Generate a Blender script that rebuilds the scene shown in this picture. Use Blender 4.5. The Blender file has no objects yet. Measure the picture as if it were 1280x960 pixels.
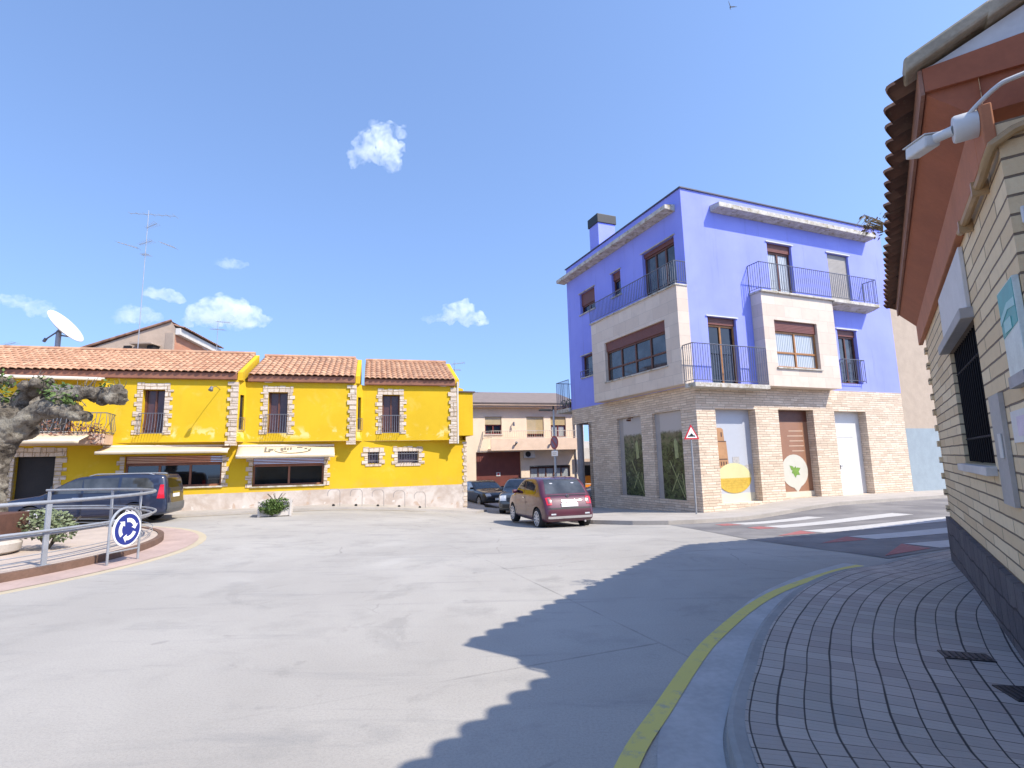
import bpy, bmesh, math, random
from mathutils import Vector, Matrix, noise
random.seed(7)
SC = bpy.context.scene
COL = SC.collection
R_ = math.radians

# ------------------------------------------------------------------ terrain
def smooth(t):
    t = min(1, max(0, t)); return t*t*(3-2*t)
def gz(x, y):
    """height of the ground: flat plaza, falling gently into the alley"""
    yy = min(max(y-8.5, 0), 27)
    return -0.046*(yy**2/(yy+1.5))*smooth((x+8)/9)*(1-0.72*smooth((x-6.5)/5))

# ------------------------------------------------------------------ node helpers
class NT:
    def __init__(s, m):
        m.use_nodes = True; s.t = m.node_tree; s.n = s.t.nodes; s.l = s.t.links
        s.n.clear()
    def add(s, typ, **kw):
        n = s.n.new(typ)
        for k, v in kw.items():
            if k in n.inputs.keys() or isinstance(k, int): s.put(n.inputs[k], v)
            else: setattr(n, k, v)
        return n
    def put(s, sock, v):
        if isinstance(v, bpy.types.NodeSocket): s.l.new(v, sock)
        else: sock.default_value = v
    def math(s, op, a, b=0.0, clamp=False):
        n = s.n.new('ShaderNodeMath'); n.operation = op; n.use_clamp = clamp
        s.put(n.inputs[0], a); s.put(n.inputs[1], b); return n.outputs[0]
    def mix(s, f, a, b, blend='MIX'):
        n = s.n.new('ShaderNodeMix'); n.data_type = 'RGBA'; n.blend_type = blend
        s.put(n.inputs[0], f); s.put(n.inputs[6], a); s.put(n.inputs[7], b); return n.outputs[2]
    def noise(s, vec, scale, detail=4, rough=.55, dist=0.):
        n = s.n.new('ShaderNodeTexNoise'); s.put(n.inputs['Vector'], vec)
        n.inputs['Scale'].default_value = scale; n.inputs['Detail'].default_value = detail
        n.inputs['Roughness'].default_value = rough; n.inputs['Distortion'].default_value = dist
        return n.outputs[0]
    def ramp(s, f, a, b):
        n = s.n.new('ShaderNodeMapRange'); n.interpolation_type = 'SMOOTHSTEP'
        s.put(n.inputs[0], f); n.inputs[1].default_value = a; n.inputs[2].default_value = b
        return n.outputs[0]
    def obj(s): return s.n.new('ShaderNodeTexCoord').outputs['Object']
    def xyz(s, v):
        n = s.n.new('ShaderNodeSeparateXYZ'); s.put(n.inputs[0], v); return n.outputs
    def vec(s, x, y, z=0.):
        n = s.n.new('ShaderNodeCombineXYZ')
        for i, q in enumerate((x, y, z)): s.put(n.inputs[i], q)
        return n.outputs[0]
    def bump(s, h, st=.3, d=.02):
        n = s.n.new('ShaderNodeBump'); s.put(n.inputs['Height'], h)
        n.inputs['Strength'].default_value = st; n.inputs['Distance'].default_value = d
        return n.outputs[0]
    def out(s, col, rough=.7, metal=0., nrm=None, spec=.5, coat=0., extra=None):
        b = s.n.new('ShaderNodeBsdfPrincipled'); o = s.n.new('ShaderNodeOutputMaterial')
        s.put(b.inputs['Base Color'], col); s.put(b.inputs['Roughness'], rough); s.put(b.inputs['Metallic'], metal)
        s.put(b.inputs['Specular IOR Level'], spec); s.put(b.inputs['Coat Weight'], coat)
        b.inputs['Coat Roughness'].default_value = .04
        if nrm is not None: s.l.new(nrm, b.inputs['Normal'])
        for k, v in (extra or {}).items(): s.put(b.inputs[k], v)
        s.l.new(b.outputs[0], o.inputs[0]); return b

def c4(c, k=1.): return (c[0]*k, c[1]*k, c[2]*k, 1)
MATS = {}
def pm(name, col, rough=.7, var=.12, scale=2.5, metal=0., bump=0., bscale=60, spec=.5, coat=0.):
    """plain material whose own colour varies a little"""
    m = bpy.data.materials.new(name); t = NT(m); o = t.obj()
    f = t.mix(.35, t.noise(o, scale), t.noise(o, scale*9))
    c = t.mix(t.ramp(f, .3, .7), c4(col, 1-var), c4(col, 1+var))
    nb = t.bump(t.noise(o, bscale), bump, .01) if bump else None
    t.out(c, rough, metal, nb, spec, coat); MATS[name] = m; return m

def wallvec(t):
    x = t.xyz(t.obj()); return t.vec(t.math('ADD', x[0], x[1]), x[2])

# ---- big surfaces
def m_road():
    m = bpy.data.materials.new('road_concrete'); t = NT(m); o = t.obj()
    big = t.noise(o, .22, 5, .6, .4); mid = t.noise(o, 1.1, 6, .65); fine = t.noise(o, 55, 3, .7)
    c = t.mix(t.ramp(big, .32, .7), (.34, .318, .29, 1), (.425, .40, .366, 1))
    c = t.mix(t.math('MULTIPLY', t.ramp(mid, .50, .72), .50), c, (.25, .24, .225, 1))
    c = t.mix(t.math('MULTIPLY', t.ramp(fine, .40, .70), .34), c, (.22, .215, .205, 1))
    # tyre smears, running round the island
    mp = t.add('ShaderNodeMapping', Vector=o, Rotation=(0, 0, R_(35)), Scale=(.45, 3.2, 1))
    sm = t.noise(mp.outputs[0], .9, 5, .7, .6)
    c = t.mix(t.math('MULTIPLY', t.ramp(sm, .52, .74), .5), c, (.2, .2, .2, 1))
    # oil spots and pale patches
    sp = t.noise(o, 3.7, 2, .4); c = t.mix(t.math('MULTIPLY', t.ramp(sp, .70, .78), .35), c, (.17, .165, .16, 1))
    gr = t.noise(o, 160, 2, .8); c = t.mix(t.math('MULTIPLY', t.ramp(gr, .5, .75), .30), c, (.55, .53, .50, 1)); c = t.mix(t.math('MULTIPLY', t.ramp(gr, .5, .25), .25), c, (.18, .175, .165, 1))
    st = t.ramp(t.noise(o, .55, 6, .72, 1.2), .57, .68); c = t.mix(t.math('MULTIPLY', st, .38), c, (.23, .22, .205, 1)); pb = t.ramp(t.noise(o, .33, 5, .65, .8), .55, .72); c = t.mix(t.math('MULTIPLY', pb, .22), c, (.52, .50, .47, 1))
    cr = t.add('ShaderNodeTexVoronoi', Vector=t.mix(.25, o, t.add('ShaderNodeTexNoise', Vector=o, Scale=1.7, Detail=5).outputs[1], 'ADD'), Scale=.21); cr.feature = 'DISTANCE_TO_EDGE'
    ck = t.math('SUBTRACT', 1, t.ramp(cr.outputs['Distance'], .0008, .0030)); c = t.mix(t.math('MULTIPLY', t.math('MULTIPLY', ck, t.ramp(t.noise(o, .6, 3), .5, .62)), .6), c, (.14, .135, .13, 1))
    # slab joints
    r1 = t.add('ShaderNodeMapping', Vector=o, Rotation=(0, 0, R_(68)), Location=(.4, 1.27, 0))
    wob = t.mix(.02, r1.outputs[0], t.add('ShaderNodeTexNoise', Vector=o, Scale=1.5).outputs[1], 'ADD')
    b = t.add('ShaderNodeTexBrick', Vector=wob, Scale=1.0)
    b.offset = .5; b.inputs['Mortar Size'].default_value = .014; b.inputs['Brick Width'].default_value = 7.5
    b.inputs['Row Height'].default_value = 4.3; b.inputs['Mortar Smooth'].default_value = .2
    c = t.mix(t.math('MULTIPLY', t.math('MULTIPLY', b.outputs['Fac'], t.ramp(mid, .35, .65)), t.math('MULTIPLY', t.ramp(t.xyz(o)[0], -2.5, .5), .55)), c, (.13, .13, .125, 1))
    h = t.math('ADD', t.math('MULTIPLY', fine, .5), mid)
    t.out(c, .85, 0, t.bump(h, .18, .02), .3); return m
def m_asphalt():
    m = bpy.data.materials.new('asphalt'); t = NT(m); o = t.obj()
    c = t.mix(t.ramp(t.noise(o, .8, 5), .3, .7), (.145, .14, .145, 1), (.24, .23, .225, 1))
    f = t.noise(o, 90, 2); c = t.mix(t.math('MULTIPLY', t.ramp(f, .55, .8), .4), c, (.22, .215, .21, 1))
    t.out(c, .85, 0, t.bump(f, .35, .01), .3); return m
def m_pavers():
    m = bpy.data.materials.new('pavers'); t = NT(m)
    uv = t.n.new('ShaderNodeUVMap').outputs[0]; o = t.obj()
    wob = t.mix(.012, uv, t.add('ShaderNodeTexNoise', Vector=o, Scale=2.2).outputs[1], 'ADD')
    def br(w, h, mo, off=0.):
        b = t.add('ShaderNodeTexBrick', Vector=wob, Scale=1.0); b.offset = off
        b.inputs['Brick Width'].default_value = w; b.inputs['Row Height'].default_value = h
        b.inputs['Mortar Size'].default_value = mo; b.inputs['Mortar Smooth'].default_value = .35
        b.inputs['Color1'].default_value = (0, 0, 0, 1); b.inputs['Color2'].default_value = (1, 1, 1, 1)
        return b
    tile = br(.155, .145, .0042); strip = br(60., .29, .0085); line = br(60., .145, .006); cross = br(.62, 60., .0055); score = br(.0517, .145, .0025)
    tone = tile.outputs['Color']
    c = t.mix(tone, (.36, .30, .27, 1), (.50, .43, .385, 1))
    c = t.mix(t.math('MULTIPLY', t.ramp(t.noise(o, .9, 5, .6), .35, .7), .55), c, (.31, .30, .265, 1))
    c = t.mix(t.math('MULTIPLY', t.ramp(t.noise(o, 5, 4, .6), .5, .8), .35), c, (.37, .35, .35, 1))
    c = t.mix(t.math('MULTIPLY', score.outputs['Fac'], .35), c, (.13, .125, .12, 1))
    wear = t.ramp(t.noise(o, 1.4, 3), .28, .62)
    c = t.mix(t.math('MULTIPLY', tile.outputs['Fac'], t.math('ADD', t.math('MULTIPLY', wear, .45), .55)), c, (.055, .05, .048, 1))
    c = t.mix(t.math('MULTIPLY', line.outputs['Fac'], t.math('ADD', t.math('MULTIPLY', wear, .4), .25)), c, (.05, .045, .043, 1)); c = t.mix(t.math('MULTIPLY', strip.outputs['Fac'], t.math('ADD', t.math('MULTIPLY', wear, .6), .2)), c, (.05, .045, .043, 1)); c = t.mix(t.math('MULTIPLY', cross.outputs['Fac'], t.math('ADD', t.math('MULTIPLY', wear, .7), .2)), c, (.045, .04, .038, 1))
    h = t.math('SUBTRACT', t.noise(o, 45, 3), t.math('ADD', t.math('MULTIPLY', tile.outputs['Fac'], 2.2), t.math('MULTIPLY', score.outputs['Fac'], .9)))
    t.out(c, .82, 0, t.bump(h, .5, .008), .35); return m
def m_stone(name, w, h, ca, cb, mort, dark=.4, mo=.012, bmp=.7):
    """ledge stone / brick courses on any wall of a building"""
    m = bpy.data.materials.new(name); t = NT(m); o = t.obj(); v = wallvec(t)
    d = t.add('ShaderNodeTexNoise', Vector=o, Scale=2.3, Detail=3).outputs[1]
    dd = t.n.new('ShaderNodeVectorMath'); dd.operation = 'MULTIPLY_ADD'
    t.put(dd.inputs[0], d); dd.inputs[1].default_value = (.16, h*.55, 0); t.put(dd.inputs[2], v)
    b = t.add('ShaderNodeTexBrick', Vector=dd.outputs[0], Scale=1.0)
    b.offset = .47; b.squash = 1.55; b.squash_frequency = 3
    b.inputs['Brick Width'].default_value = w; b.inputs['Row Height'].default_value = h
    b.inputs['Mortar Size'].default_value = mo; b.inputs['Mortar Smooth'].default_value = .4
    b.inputs['Color1'].default_value = c4(ca); b.inputs['Color2'].default_value = c4(cb); b.inputs['Mortar'].default_value = c4(mort)
    n = t.noise(o, 14, 5, .65); n2 = t.noise(o, 1.3, 3)
    c = t.mix(t.math('MULTIPLY', t.ramp(n, .4, .8), dark), b.outputs['Color'], c4(mort, 1.1))
    c = t.mix(t.math('MULTIPLY', t.ramp(n2, .45, .75), .25), c, c4(cb, 1.12))
    hh = t.math('ADD', t.math('MULTIPLY', b.outputs['Fac'], -1.2), t.math('MULTIPLY', n, .9))
    t.out(c, .85, 0, t.bump(hh, bmp, .03), .25); return m
def m_romanbrick():
    m = bpy.data.materials.new('buff_brick'); t = NT(m); o = t.obj(); v = wallvec(t)
    d = t.add('ShaderNodeTexNoise', Vector=o, Scale=3, Detail=2).outputs[1]
    dd = t.n.new('ShaderNodeVectorMath'); dd.operation = 'MULTIPLY_ADD'
    t.put(dd.inputs[0], d); dd.inputs[1].default_value = (.02, .012, 0); t.put(dd.inputs[2], v)
    b = t.add('ShaderNodeTexBrick', Vector=dd.outputs[0], Scale=1.0); b.offset = .5
    b.inputs['Brick Width'].default_value = 1.05; b.inputs['Row Height'].default_value = .112
    b.inputs['Mortar Size'].default_value = .0085; b.inputs['Mortar Smooth'].default_value = .25; b.inputs['Bias'].default_value = .1
    b.inputs['Color1'].default_value = (.66, .475, .27, 1); b.inputs['Color2'].default_value = (.82, .64, .40, 1)
    b.inputs['Mortar'].default_value = (.20, .145, .10, 1)
    n = t.noise(o, 9, 5, .6)
    c = t.mix(t.math('MULTIPLY', t.ramp(n, .45, .8), .3), b.outputs['Color'], (.46, .32, .21, 1))
    hh = t.math('ADD', t.math('MULTIPLY', b.outputs['Fac'], -1.5), t.math('MULTIPLY', t.noise(o, 40, 3), .3))
    t.out(c, .8, 0, t.bump(hh, .9, .02), .3); return m
def m_yellow():
    m = bpy.data.materials.new('yellow_render'); t = NT(m); o = t.obj(); x = t.xyz(o)
    c = t.mix(t.ramp(t.noise(o, .7, 4), .3, .7), (.60, .385, .013, 1), (.66, .43, .017, 1))
    c = t.mix(t.math('MULTIPLY', t.ramp(t.noise(o, 18, 4, .7), .5, .8), .12), c, (.70, .50, .08, 1))
    # patched, paler render low on the upper floor
    band = t.math('MULTIPLY', t.ramp(x[2], 2.7, 2.9), t.math('SUBTRACT', 1, t.ramp(x[2], 3.0, 3.35)))
    pat = t.ramp(t.noise(o, 1.9, 5, .6, .6), .53, .62)
    c = t.mix(t.math('MULTIPLY', t.math('MULTIPLY', band, pat), .75), c, (.80, .62, .26, 1))
    # damp streaks under the eaves
    up = t.ramp(x[2], 4.75, 5.0)
    st = t.ramp(t.noise(t.vec(t.math('MULTIPLY', t.math('ADD', x[0], x[1]), 6), t.math('MULTIPLY', x[2], .8)), 1.2, 3), .45, .7)
    c = t.mix(t.math('MULTIPLY', t.math('MULTIPLY', up, st), .5), c, (.55, .38, .05, 1))
    low = t.math('SUBTRACT', 1, t.ramp(x[2], .7, 1.25))
    c = t.mix(t.math('MULTIPLY', t.math('MULTIPLY', low, t.ramp(t.noise(o, 2.4, 5, .7), .4, .7)), .45), c, (.47, .33, .09, 1))
    st2 = t.ramp(t.noise(t.vec(t.math('MULTIPLY', t.math('ADD', x[0], x[1]), 5), t.math('MULTIPLY', x[2], .3)), 1.3, 4, .7), .56, .74)
    c = t.mix(t.math('MULTIPLY', st2, .22), c, (.46, .30, .02, 1))
    c = t.mix(t.math('MULTIPLY', t.ramp(t.noise(o, 1.3, 6, .7, .6), .56, .70), .30), c, (.70, .50, .10, 1))
    t.out(c, .85, 0, t.bump(t.math('ADD', t.noise(o, 70, 3), t.noise(o, 3, 4)), .25, .02), .3); return m
def m_whitebase():
    m = bpy.data.materials.new('peeling_whitewash'); t = NT(m); o = t.obj()
    n = t.noise(o, 1.6, 6, .62, .5)
    c = t.mix(t.ramp(n, .35, .65), (.44, .365, .31, 1), (.58, .52, .47, 1))
    c = t.mix(t.math('MULTIPLY', t.ramp(t.noise(o, 2.6, 5, .6, .8), .60, .68), .8), c, (.45, .33, .25, 1))
    c = t.mix(t.math('MULTIPLY', t.ramp(t.noise(o, 3.4, 4, .6), .62, .70), .7), c, (.68, .65, .62, 1))
    t.out(c, .88, 0, t.bump(n, .35, .03), .3); return m
def m_tile(name, a, b, dk):
    m = bpy.data.materials.new(name); t = NT(m); o = t.obj(); x = t.xyz(o)
    v = t.vec(t.math('MULTIPLY', x[0], 4.2), t.math('MULTIPLY', x[1], 3), t.math('MULTIPLY', x[2], 3))
    w = t.add('ShaderNodeTexVoronoi', Vector=v, Scale=1.0)
    s = t.xyz(w.outputs['Color'])
    c = t.mix(s[0], c4(a), c4(b))
    c = t.mix(t.math('MULTIPLY', t.ramp(t.noise(o, 1.2, 5, .6), .5, .75), .5), c, c4(dk))
    c = t.mix(t.math('MULTIPLY', t.ramp(t.noise(o, 22, 4, .7), .55, .8), .35), c, (.5, .42, .33, 1))
    t.out(c, .85, 0, t.bump(t.noise(o, 40, 3), .3, .01), .25); return m
def m_glass(name, col=(.02, .025, .03), rough=.04, spec=.8):
    m = bpy.data.materials.new(name); t = NT(m); o = t.obj()
    c = t.mix(t.ramp(t.noise(o, 1.7, 3), .35, .7), c4(col, .6), c4(col, 1.5))
    t.out(c, rough, 0, t.bump(t.noise(o, 1.2, 1), .02, .02), spec); MATS[name] = m; return m
def m_curtain():
    m = bpy.data.materials.new('curtained_glass'); t = NT(m); o = t.obj(); x = t.xyz(o)
    w = t.add('ShaderNodeTexWave', Vector=t.vec(t.math('ADD', x[0], x[1]), t.math('MULTIPLY', x[2], .15)), Scale=3.2, Distortion=2.5)
    c = t.mix(w.outputs['Fac'], (.20, .22, .23, 1), (.52, .54, .54, 1))
    t.out(c, .06, 0, None, .8, .6); return m
def m_bark():
    m = bpy.data.materials.new('plane_bark'); t = NT(m); o = t.obj()
    n = t.noise(o, 4.5, 6, .65, .7)
    c = t.mix(t.ramp(n, .35, .65), (.085, .07, .055, 1), (.31, .27, .215, 1))
    c = t.mix(t.math('MULTIPLY', t.ramp(t.noise(o, 2.2, 3), .52, .62), .55), c, (.40, .37, .30, 1))
    t.out(c, .9, 0, t.bump(t.math('ADD', t.noise(o, 16, 6, .7), t.noise(t.vec(t.math('MULTIPLY', t.xyz(o)[0], 3), t.math('MULTIPLY', t.xyz(o)[1], 3), t.xyz(o)[2]), 7, 5, .7)), 1.0, .07), .2); return m
def m_leaf(name, a, b):
    m = bpy.data.materials.new(name); t = NT(m)
    r = t.n.new('ShaderNodeObjectInfo'); o = t.obj()
    c = t.mix(t.ramp(t.noise(o, 9, 3), .3, .7), c4(a), c4(b))
    t.out(c, .6, 0, None, .3, 0, {'Subsurface Weight': 0.}); return m
def m_photo(name):
    """printed picture of a dim garden with pale tools and twigs under a white sky"""
    m = bpy.data.materials.new(name); t = NT(m); o = t.obj(); x = t.xyz(o)
    n = t.noise(o, 3.2, 7, .7, 1.4)
    c = t.mix(t.ramp(n, .40, .62), (.012, .018, .012, 1), (.09, .12, .05, 1))
    c = t.mix(t.math('MULTIPLY', t.ramp(t.noise(o, 5.5, 6, .7, 2.), .56, .66), .6), c, (.30, .31, .24, 1))
    mid = t.math('MULTIPLY', t.ramp(x[2], 1.95, 2.45), t.ramp(t.noise(o, 4, 5), .35, .6))
    c = t.mix(t.math('MULTIPLY', mid, .7), c, (.24, .20, .13, 1))
    edge = t.math('ADD', x[2], t.math('MULTIPLY', t.noise(o, 6, 5, .7), .35))
    c = t.mix(t.ramp(edge, 2.78, 2.92), c, (.46, .42, .40, 1))
    t.out(c, .35, 0, None, .4); return m
def m_blue():
    m = bpy.data.materials.new('blue_violet_render'); t = NT(m); o = t.obj()
    c = t.mix(t.ramp(t.noise(o, .5, 5), .3, .72), (.25, .285, .77, 1), (.30, .335, .83, 1))
    c = t.mix(t.math('MULTIPLY', t.ramp(t.noise(o, 25, 3, .7), .5, .8), .12), c, (.33, .35, .75, 1))
    x = t.xyz(o); u = t.math('ADD', x[0], x[1])
    st = t.ramp(t.noise(t.vec(t.math('MULTIPLY', u, 4.5), t.math('MULTIPLY', x[2], .25)), 1.0, 4, .7), .54, .75)     # rain streaks
    c = t.mix(t.math('MULTIPLY', st, .42), c, (.16, .19, .48, 1))
    c = t.mix(t.math('MULTIPLY', t.ramp(t.noise(o, 1.1, 6, .7, .5), .55, .75), .28), c, (.34, .36, .80, 1))
    t.out(c, .85, 0, t.bump(t.math('ADD', t.noise(o, 90, 2), t.noise(o, 2.5, 4)), .22, .02), .3); return m
def m_clad():
    m = bpy.data.materials.new('limestone_cladding'); t = NT(m); o = t.obj(); v = wallvec(t)
    b = t.add('ShaderNodeTexBrick', Vector=v, Scale=1.0); b.offset = .5
    b.inputs['Brick Width'].default_value = .95; b.inputs['Row Height'].default_value = .47
    b.inputs['Mortar Size'].default_value = .004
    b.inputs['Color1'].default_value = (.60, .485, .39, 1); b.inputs['Color2'].default_value = (.70, .59, .485, 1); b.inputs['Mortar'].default_value = (.36, .31, .26, 1)
    c = t.mix(t.math('MULTIPLY', t.ramp(t.noise(o, 3, 5), .4, .75), .3), b.outputs['Color'], (.46, .38, .32, 1))
    t.out(c, .6, 0, None, .4); return m
def m_oldconcrete():
    m = bpy.data.materials.new('weathered_concrete'); t = NT(m); o = t.obj()
    n = t.noise(o, 3.5, 6, .7)
    c = t.mix(t.ramp(n, .35, .7), (.42, .385, .33, 1), (.62, .59, .54, 1))
    c = t.mix(t.math('MULTIPLY', t.ramp(t.noise(o, 4, 6, .75), .50, .62), .85), c, (.27, .22, .13, 1))
    t.out(c, .85, 0, t.bump(n, .3, .02), .3); return m
def m_paint(name, col, wear=.5):
    m = bpy.data.materials.new(name); t = NT(m); o = t.obj()
    f = t.math('MULTIPLY', t.ramp(t.noise(o, 7, 6, .75), .52, .72), wear)
    c = t.mix(f, c4(col), (.30, .29, .28, 1))
    c = t.mix(t.math('MULTIPLY', t.ramp(t.noise(o, .8, 3), .4, .7), .25), c, c4(col, .75))
    t.out(c, .75, 0, None, .3); MATS[name] = m; return m

ROAD, ASPH, PAVE = m_road(), m_asphalt(), m_pavers()
LEDGE = m_stone('ledge_stone', .36, .095, (.60, .465, .35), (.80, .665, .525), (.44, .35, .265), .3)
RUBBLE = m_stone('rubble_quoin', .42, .22, (.54, .44, .35), (.68, .59, .50), (.44, .33, .22), .35, .02, .8)
PLINTH = m_stone('plinth_slate', .30, .26, (.095, .09, .10), (.14, .13, .135), (.055, .05, .055), .3, .012, .9)
ORANGEBRICK = m_stone('orange_brick', .28, .08, (.50, .20, .11), (.58, .27, .15), (.42, .25, .18), .2, .01, .4)
BRICK, YEL, WHB = m_romanbrick(), m_yellow(), m_whitebase()
TILE = m_tile('terracotta_tile', (.38, .20, .12), (.53, .325, .205), (.27, .18, .13))
TILE2 = m_tile('old_roof_tile', (.19, .10, .07), (.32, .19, .13), (.13, .10, .08))
GLASS, DGLASS, CURT = m_glass('window_glass', (.05, .055, .06)), m_glass('dark_glass', (.006, .007, .009)), m_curtain()
BARK, BLUE, CLAD, OLDC = m_bark(), m_blue(), m_clad(), m_oldconcrete()
LEAF = m_leaf('leaf_green', (.045, .085, .018), (.12, .18, .045)); DRY = m_leaf('dry_leaf', (.16, .10, .05), (.26, .19, .09))
LEAFG = m_leaf('leaf_grey_green', (.10, .13, .06), (.20, .23, .13))
PHOTO = m_photo('printed_garden_picture')
WHITE = pm('white_paint', (.64, .63, .61), .5, .06); OFFW = pm('off_white', (.62, .58, .52), .7, .1)
CREAM = pm('cream_render', (.80, .64, .47), .85, .07, 1.2, bump=.1); CREAM2 = pm('cream_trim', (.60, .44, .32), .8, .08)
BROWN = pm('brown_wood', (.115, .040, .022), .5, .2, 6); OAK = pm('oak_wood', (.34, .15, .045), .5, .2, 6)
SHUT = pm('shutter_red_brown', (.17, .055, .04), .5, .1); BEIGESH = pm('beige_shutter', (.50, .38, .20), .6, .1)
FASC = pm('brown_fascia', (.24, .10, .06), .7, .2, 2); MAROONDOOR = pm('garage_red', (.17, .045, .032), .6, .12)
DARK = pm('dark_recess', (.016, .013, .013), .7, .3); BLACK = pm('black_metal', (.012, .012, .014), .5, .2)
IRON = pm('grey_iron', (.14, .145, .17), .45, .15, 8, .3); STEEL = pm('galvanised_steel', (.33, .345, .37), .5, .14, 5, .35)
SOFF = pm('oxide_red_soffit', (.33, .10, .045), .75, .12, 3, bump=.15); BEAM = pm('oxide_orange_beam', (.44, .165, .075), .75, .12, 3)
PLAST = pm('grey_plaster', (.44, .395, .35), .85, .12, 3, bump=.2); TAN = pm('tan_render', (.40, .31, .24), .9, .12, 1.5, bump=.15)
AWN = pm('awning_canvas', (.66, .54, .36), .8, .07, 1.5); KERB = pm('kerb_concrete', (.27, .265, .255), .85, .15, 2, bump=.25)
SIDE = pm('pale_pavement', (.38, .35, .32), .85, .12, 1.3, bump=.2); APRON = pm('pink_paving', (.42, .31, .27), .85, .15, 1.6, bump=.25)
PLAT = pm('island_paving', (.46, .38, .32), .85, .12, 1.6, bump=.2); RUSTW = pm('brown_island_wall', (.145, .085, .06), .85, .25, 3, bump=.3)
GRAVEL = pm('bare_ground', (.22, .2, .18), .9, .2, .6)
YLINE = m_paint('yellow_line', (.62, .53, .15), .85); WLINE = m_paint('white_line', (.50, .49, .475), .9); RLINE = m_paint('red_line', (.34, .115, .115), .95)
PLANELINE = m_paint('pale_edge_line', (.48, .41, .29), .7)
NAVYS = pm('sign_blue', (.018, .03, .20), .4, .05); SIGNR = pm('sign_red', (.55, .02, .03), .4, .05); SIGNW = pm('sign_white', (.8, .8, .8), .4, .03)
TEAL = pm('teal_print', (.04, .36, .33), .4, .15, 5); PALEPRINT = pm('pale_print', (.62, .68, .62), .4, .15, 6)
LILAC = pm('lilac_print', (.52, .47, .62), .4, .15, 9); COPPER = pm('tan_pipe', (.42, .27, .13), .45, .12, 5)
NBASE = pm('blue_grey_dado', (.27, .32, .355), .8, .08); NWALL = pm('beige_render', (.42, .335, .26), .85, .08, bump=.1)
GREYDECK = pm('grey_roof_sheet', (.21, .165, .145), .8, .1); ORANGE = pm('orange_door', (.72, .23, .012), .5, .06)
RUBBER = pm('tyre_rubber', (.018, .018, .02), .85, .2); ALLOY = pm('alloy_wheel', (.62, .60, .60), .4, .08, 5, .3)
CHROME = pm('chrome', (.8, .78, .8), .15, .02, 5, 1.); REDL = pm('red_lens', (.55, .012, .03), .15, .1, spec=.8); WHL = pm('clear_lens', (.55, .57, .6), .12, .1, spec=.9)
POSTB = pm('brown_print', (.30, .15, .085), .4, .08); TOWERP = pm('printed_tower', (.42, .23, .11), .45, .12, 5)
MELONT = pm('printed_melon_top', (.60, .57, .30), .45, .05); MELON = pm('printed_melon_rind', (.55, .37, .05), .45, .15, 9)
SKYP = pm('printed_pale_sky', (.44, .46, .51), .4, .03, .8); STONEP = pm('printed_grey_stone', (.42, .40, .38), .45, .2, 12)
def carpaint(name, col):
    m = bpy.data.materials.new(name); t = NT(m); o = t.obj()
    c = t.mix(t.ramp(t.noise(o, 3, 3), .3, .7), c4(col, .9), c4(col, 1.1))
    t.out(c, .5, .1, None, .5, 1.0); return m
P_MAROON, P_NAVY, P_GREY, P_BLACK, P_SILVER = carpaint('maroon_paint', (.072, .007, .024)), carpaint('navy_paint', (.008, .016, .045)), carpaint('graphite_paint', (.05, .055, .06)), carpaint('black_paint', (.010, .010, .014)), carpaint('silver_paint', (.35, .38, .40))

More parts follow.
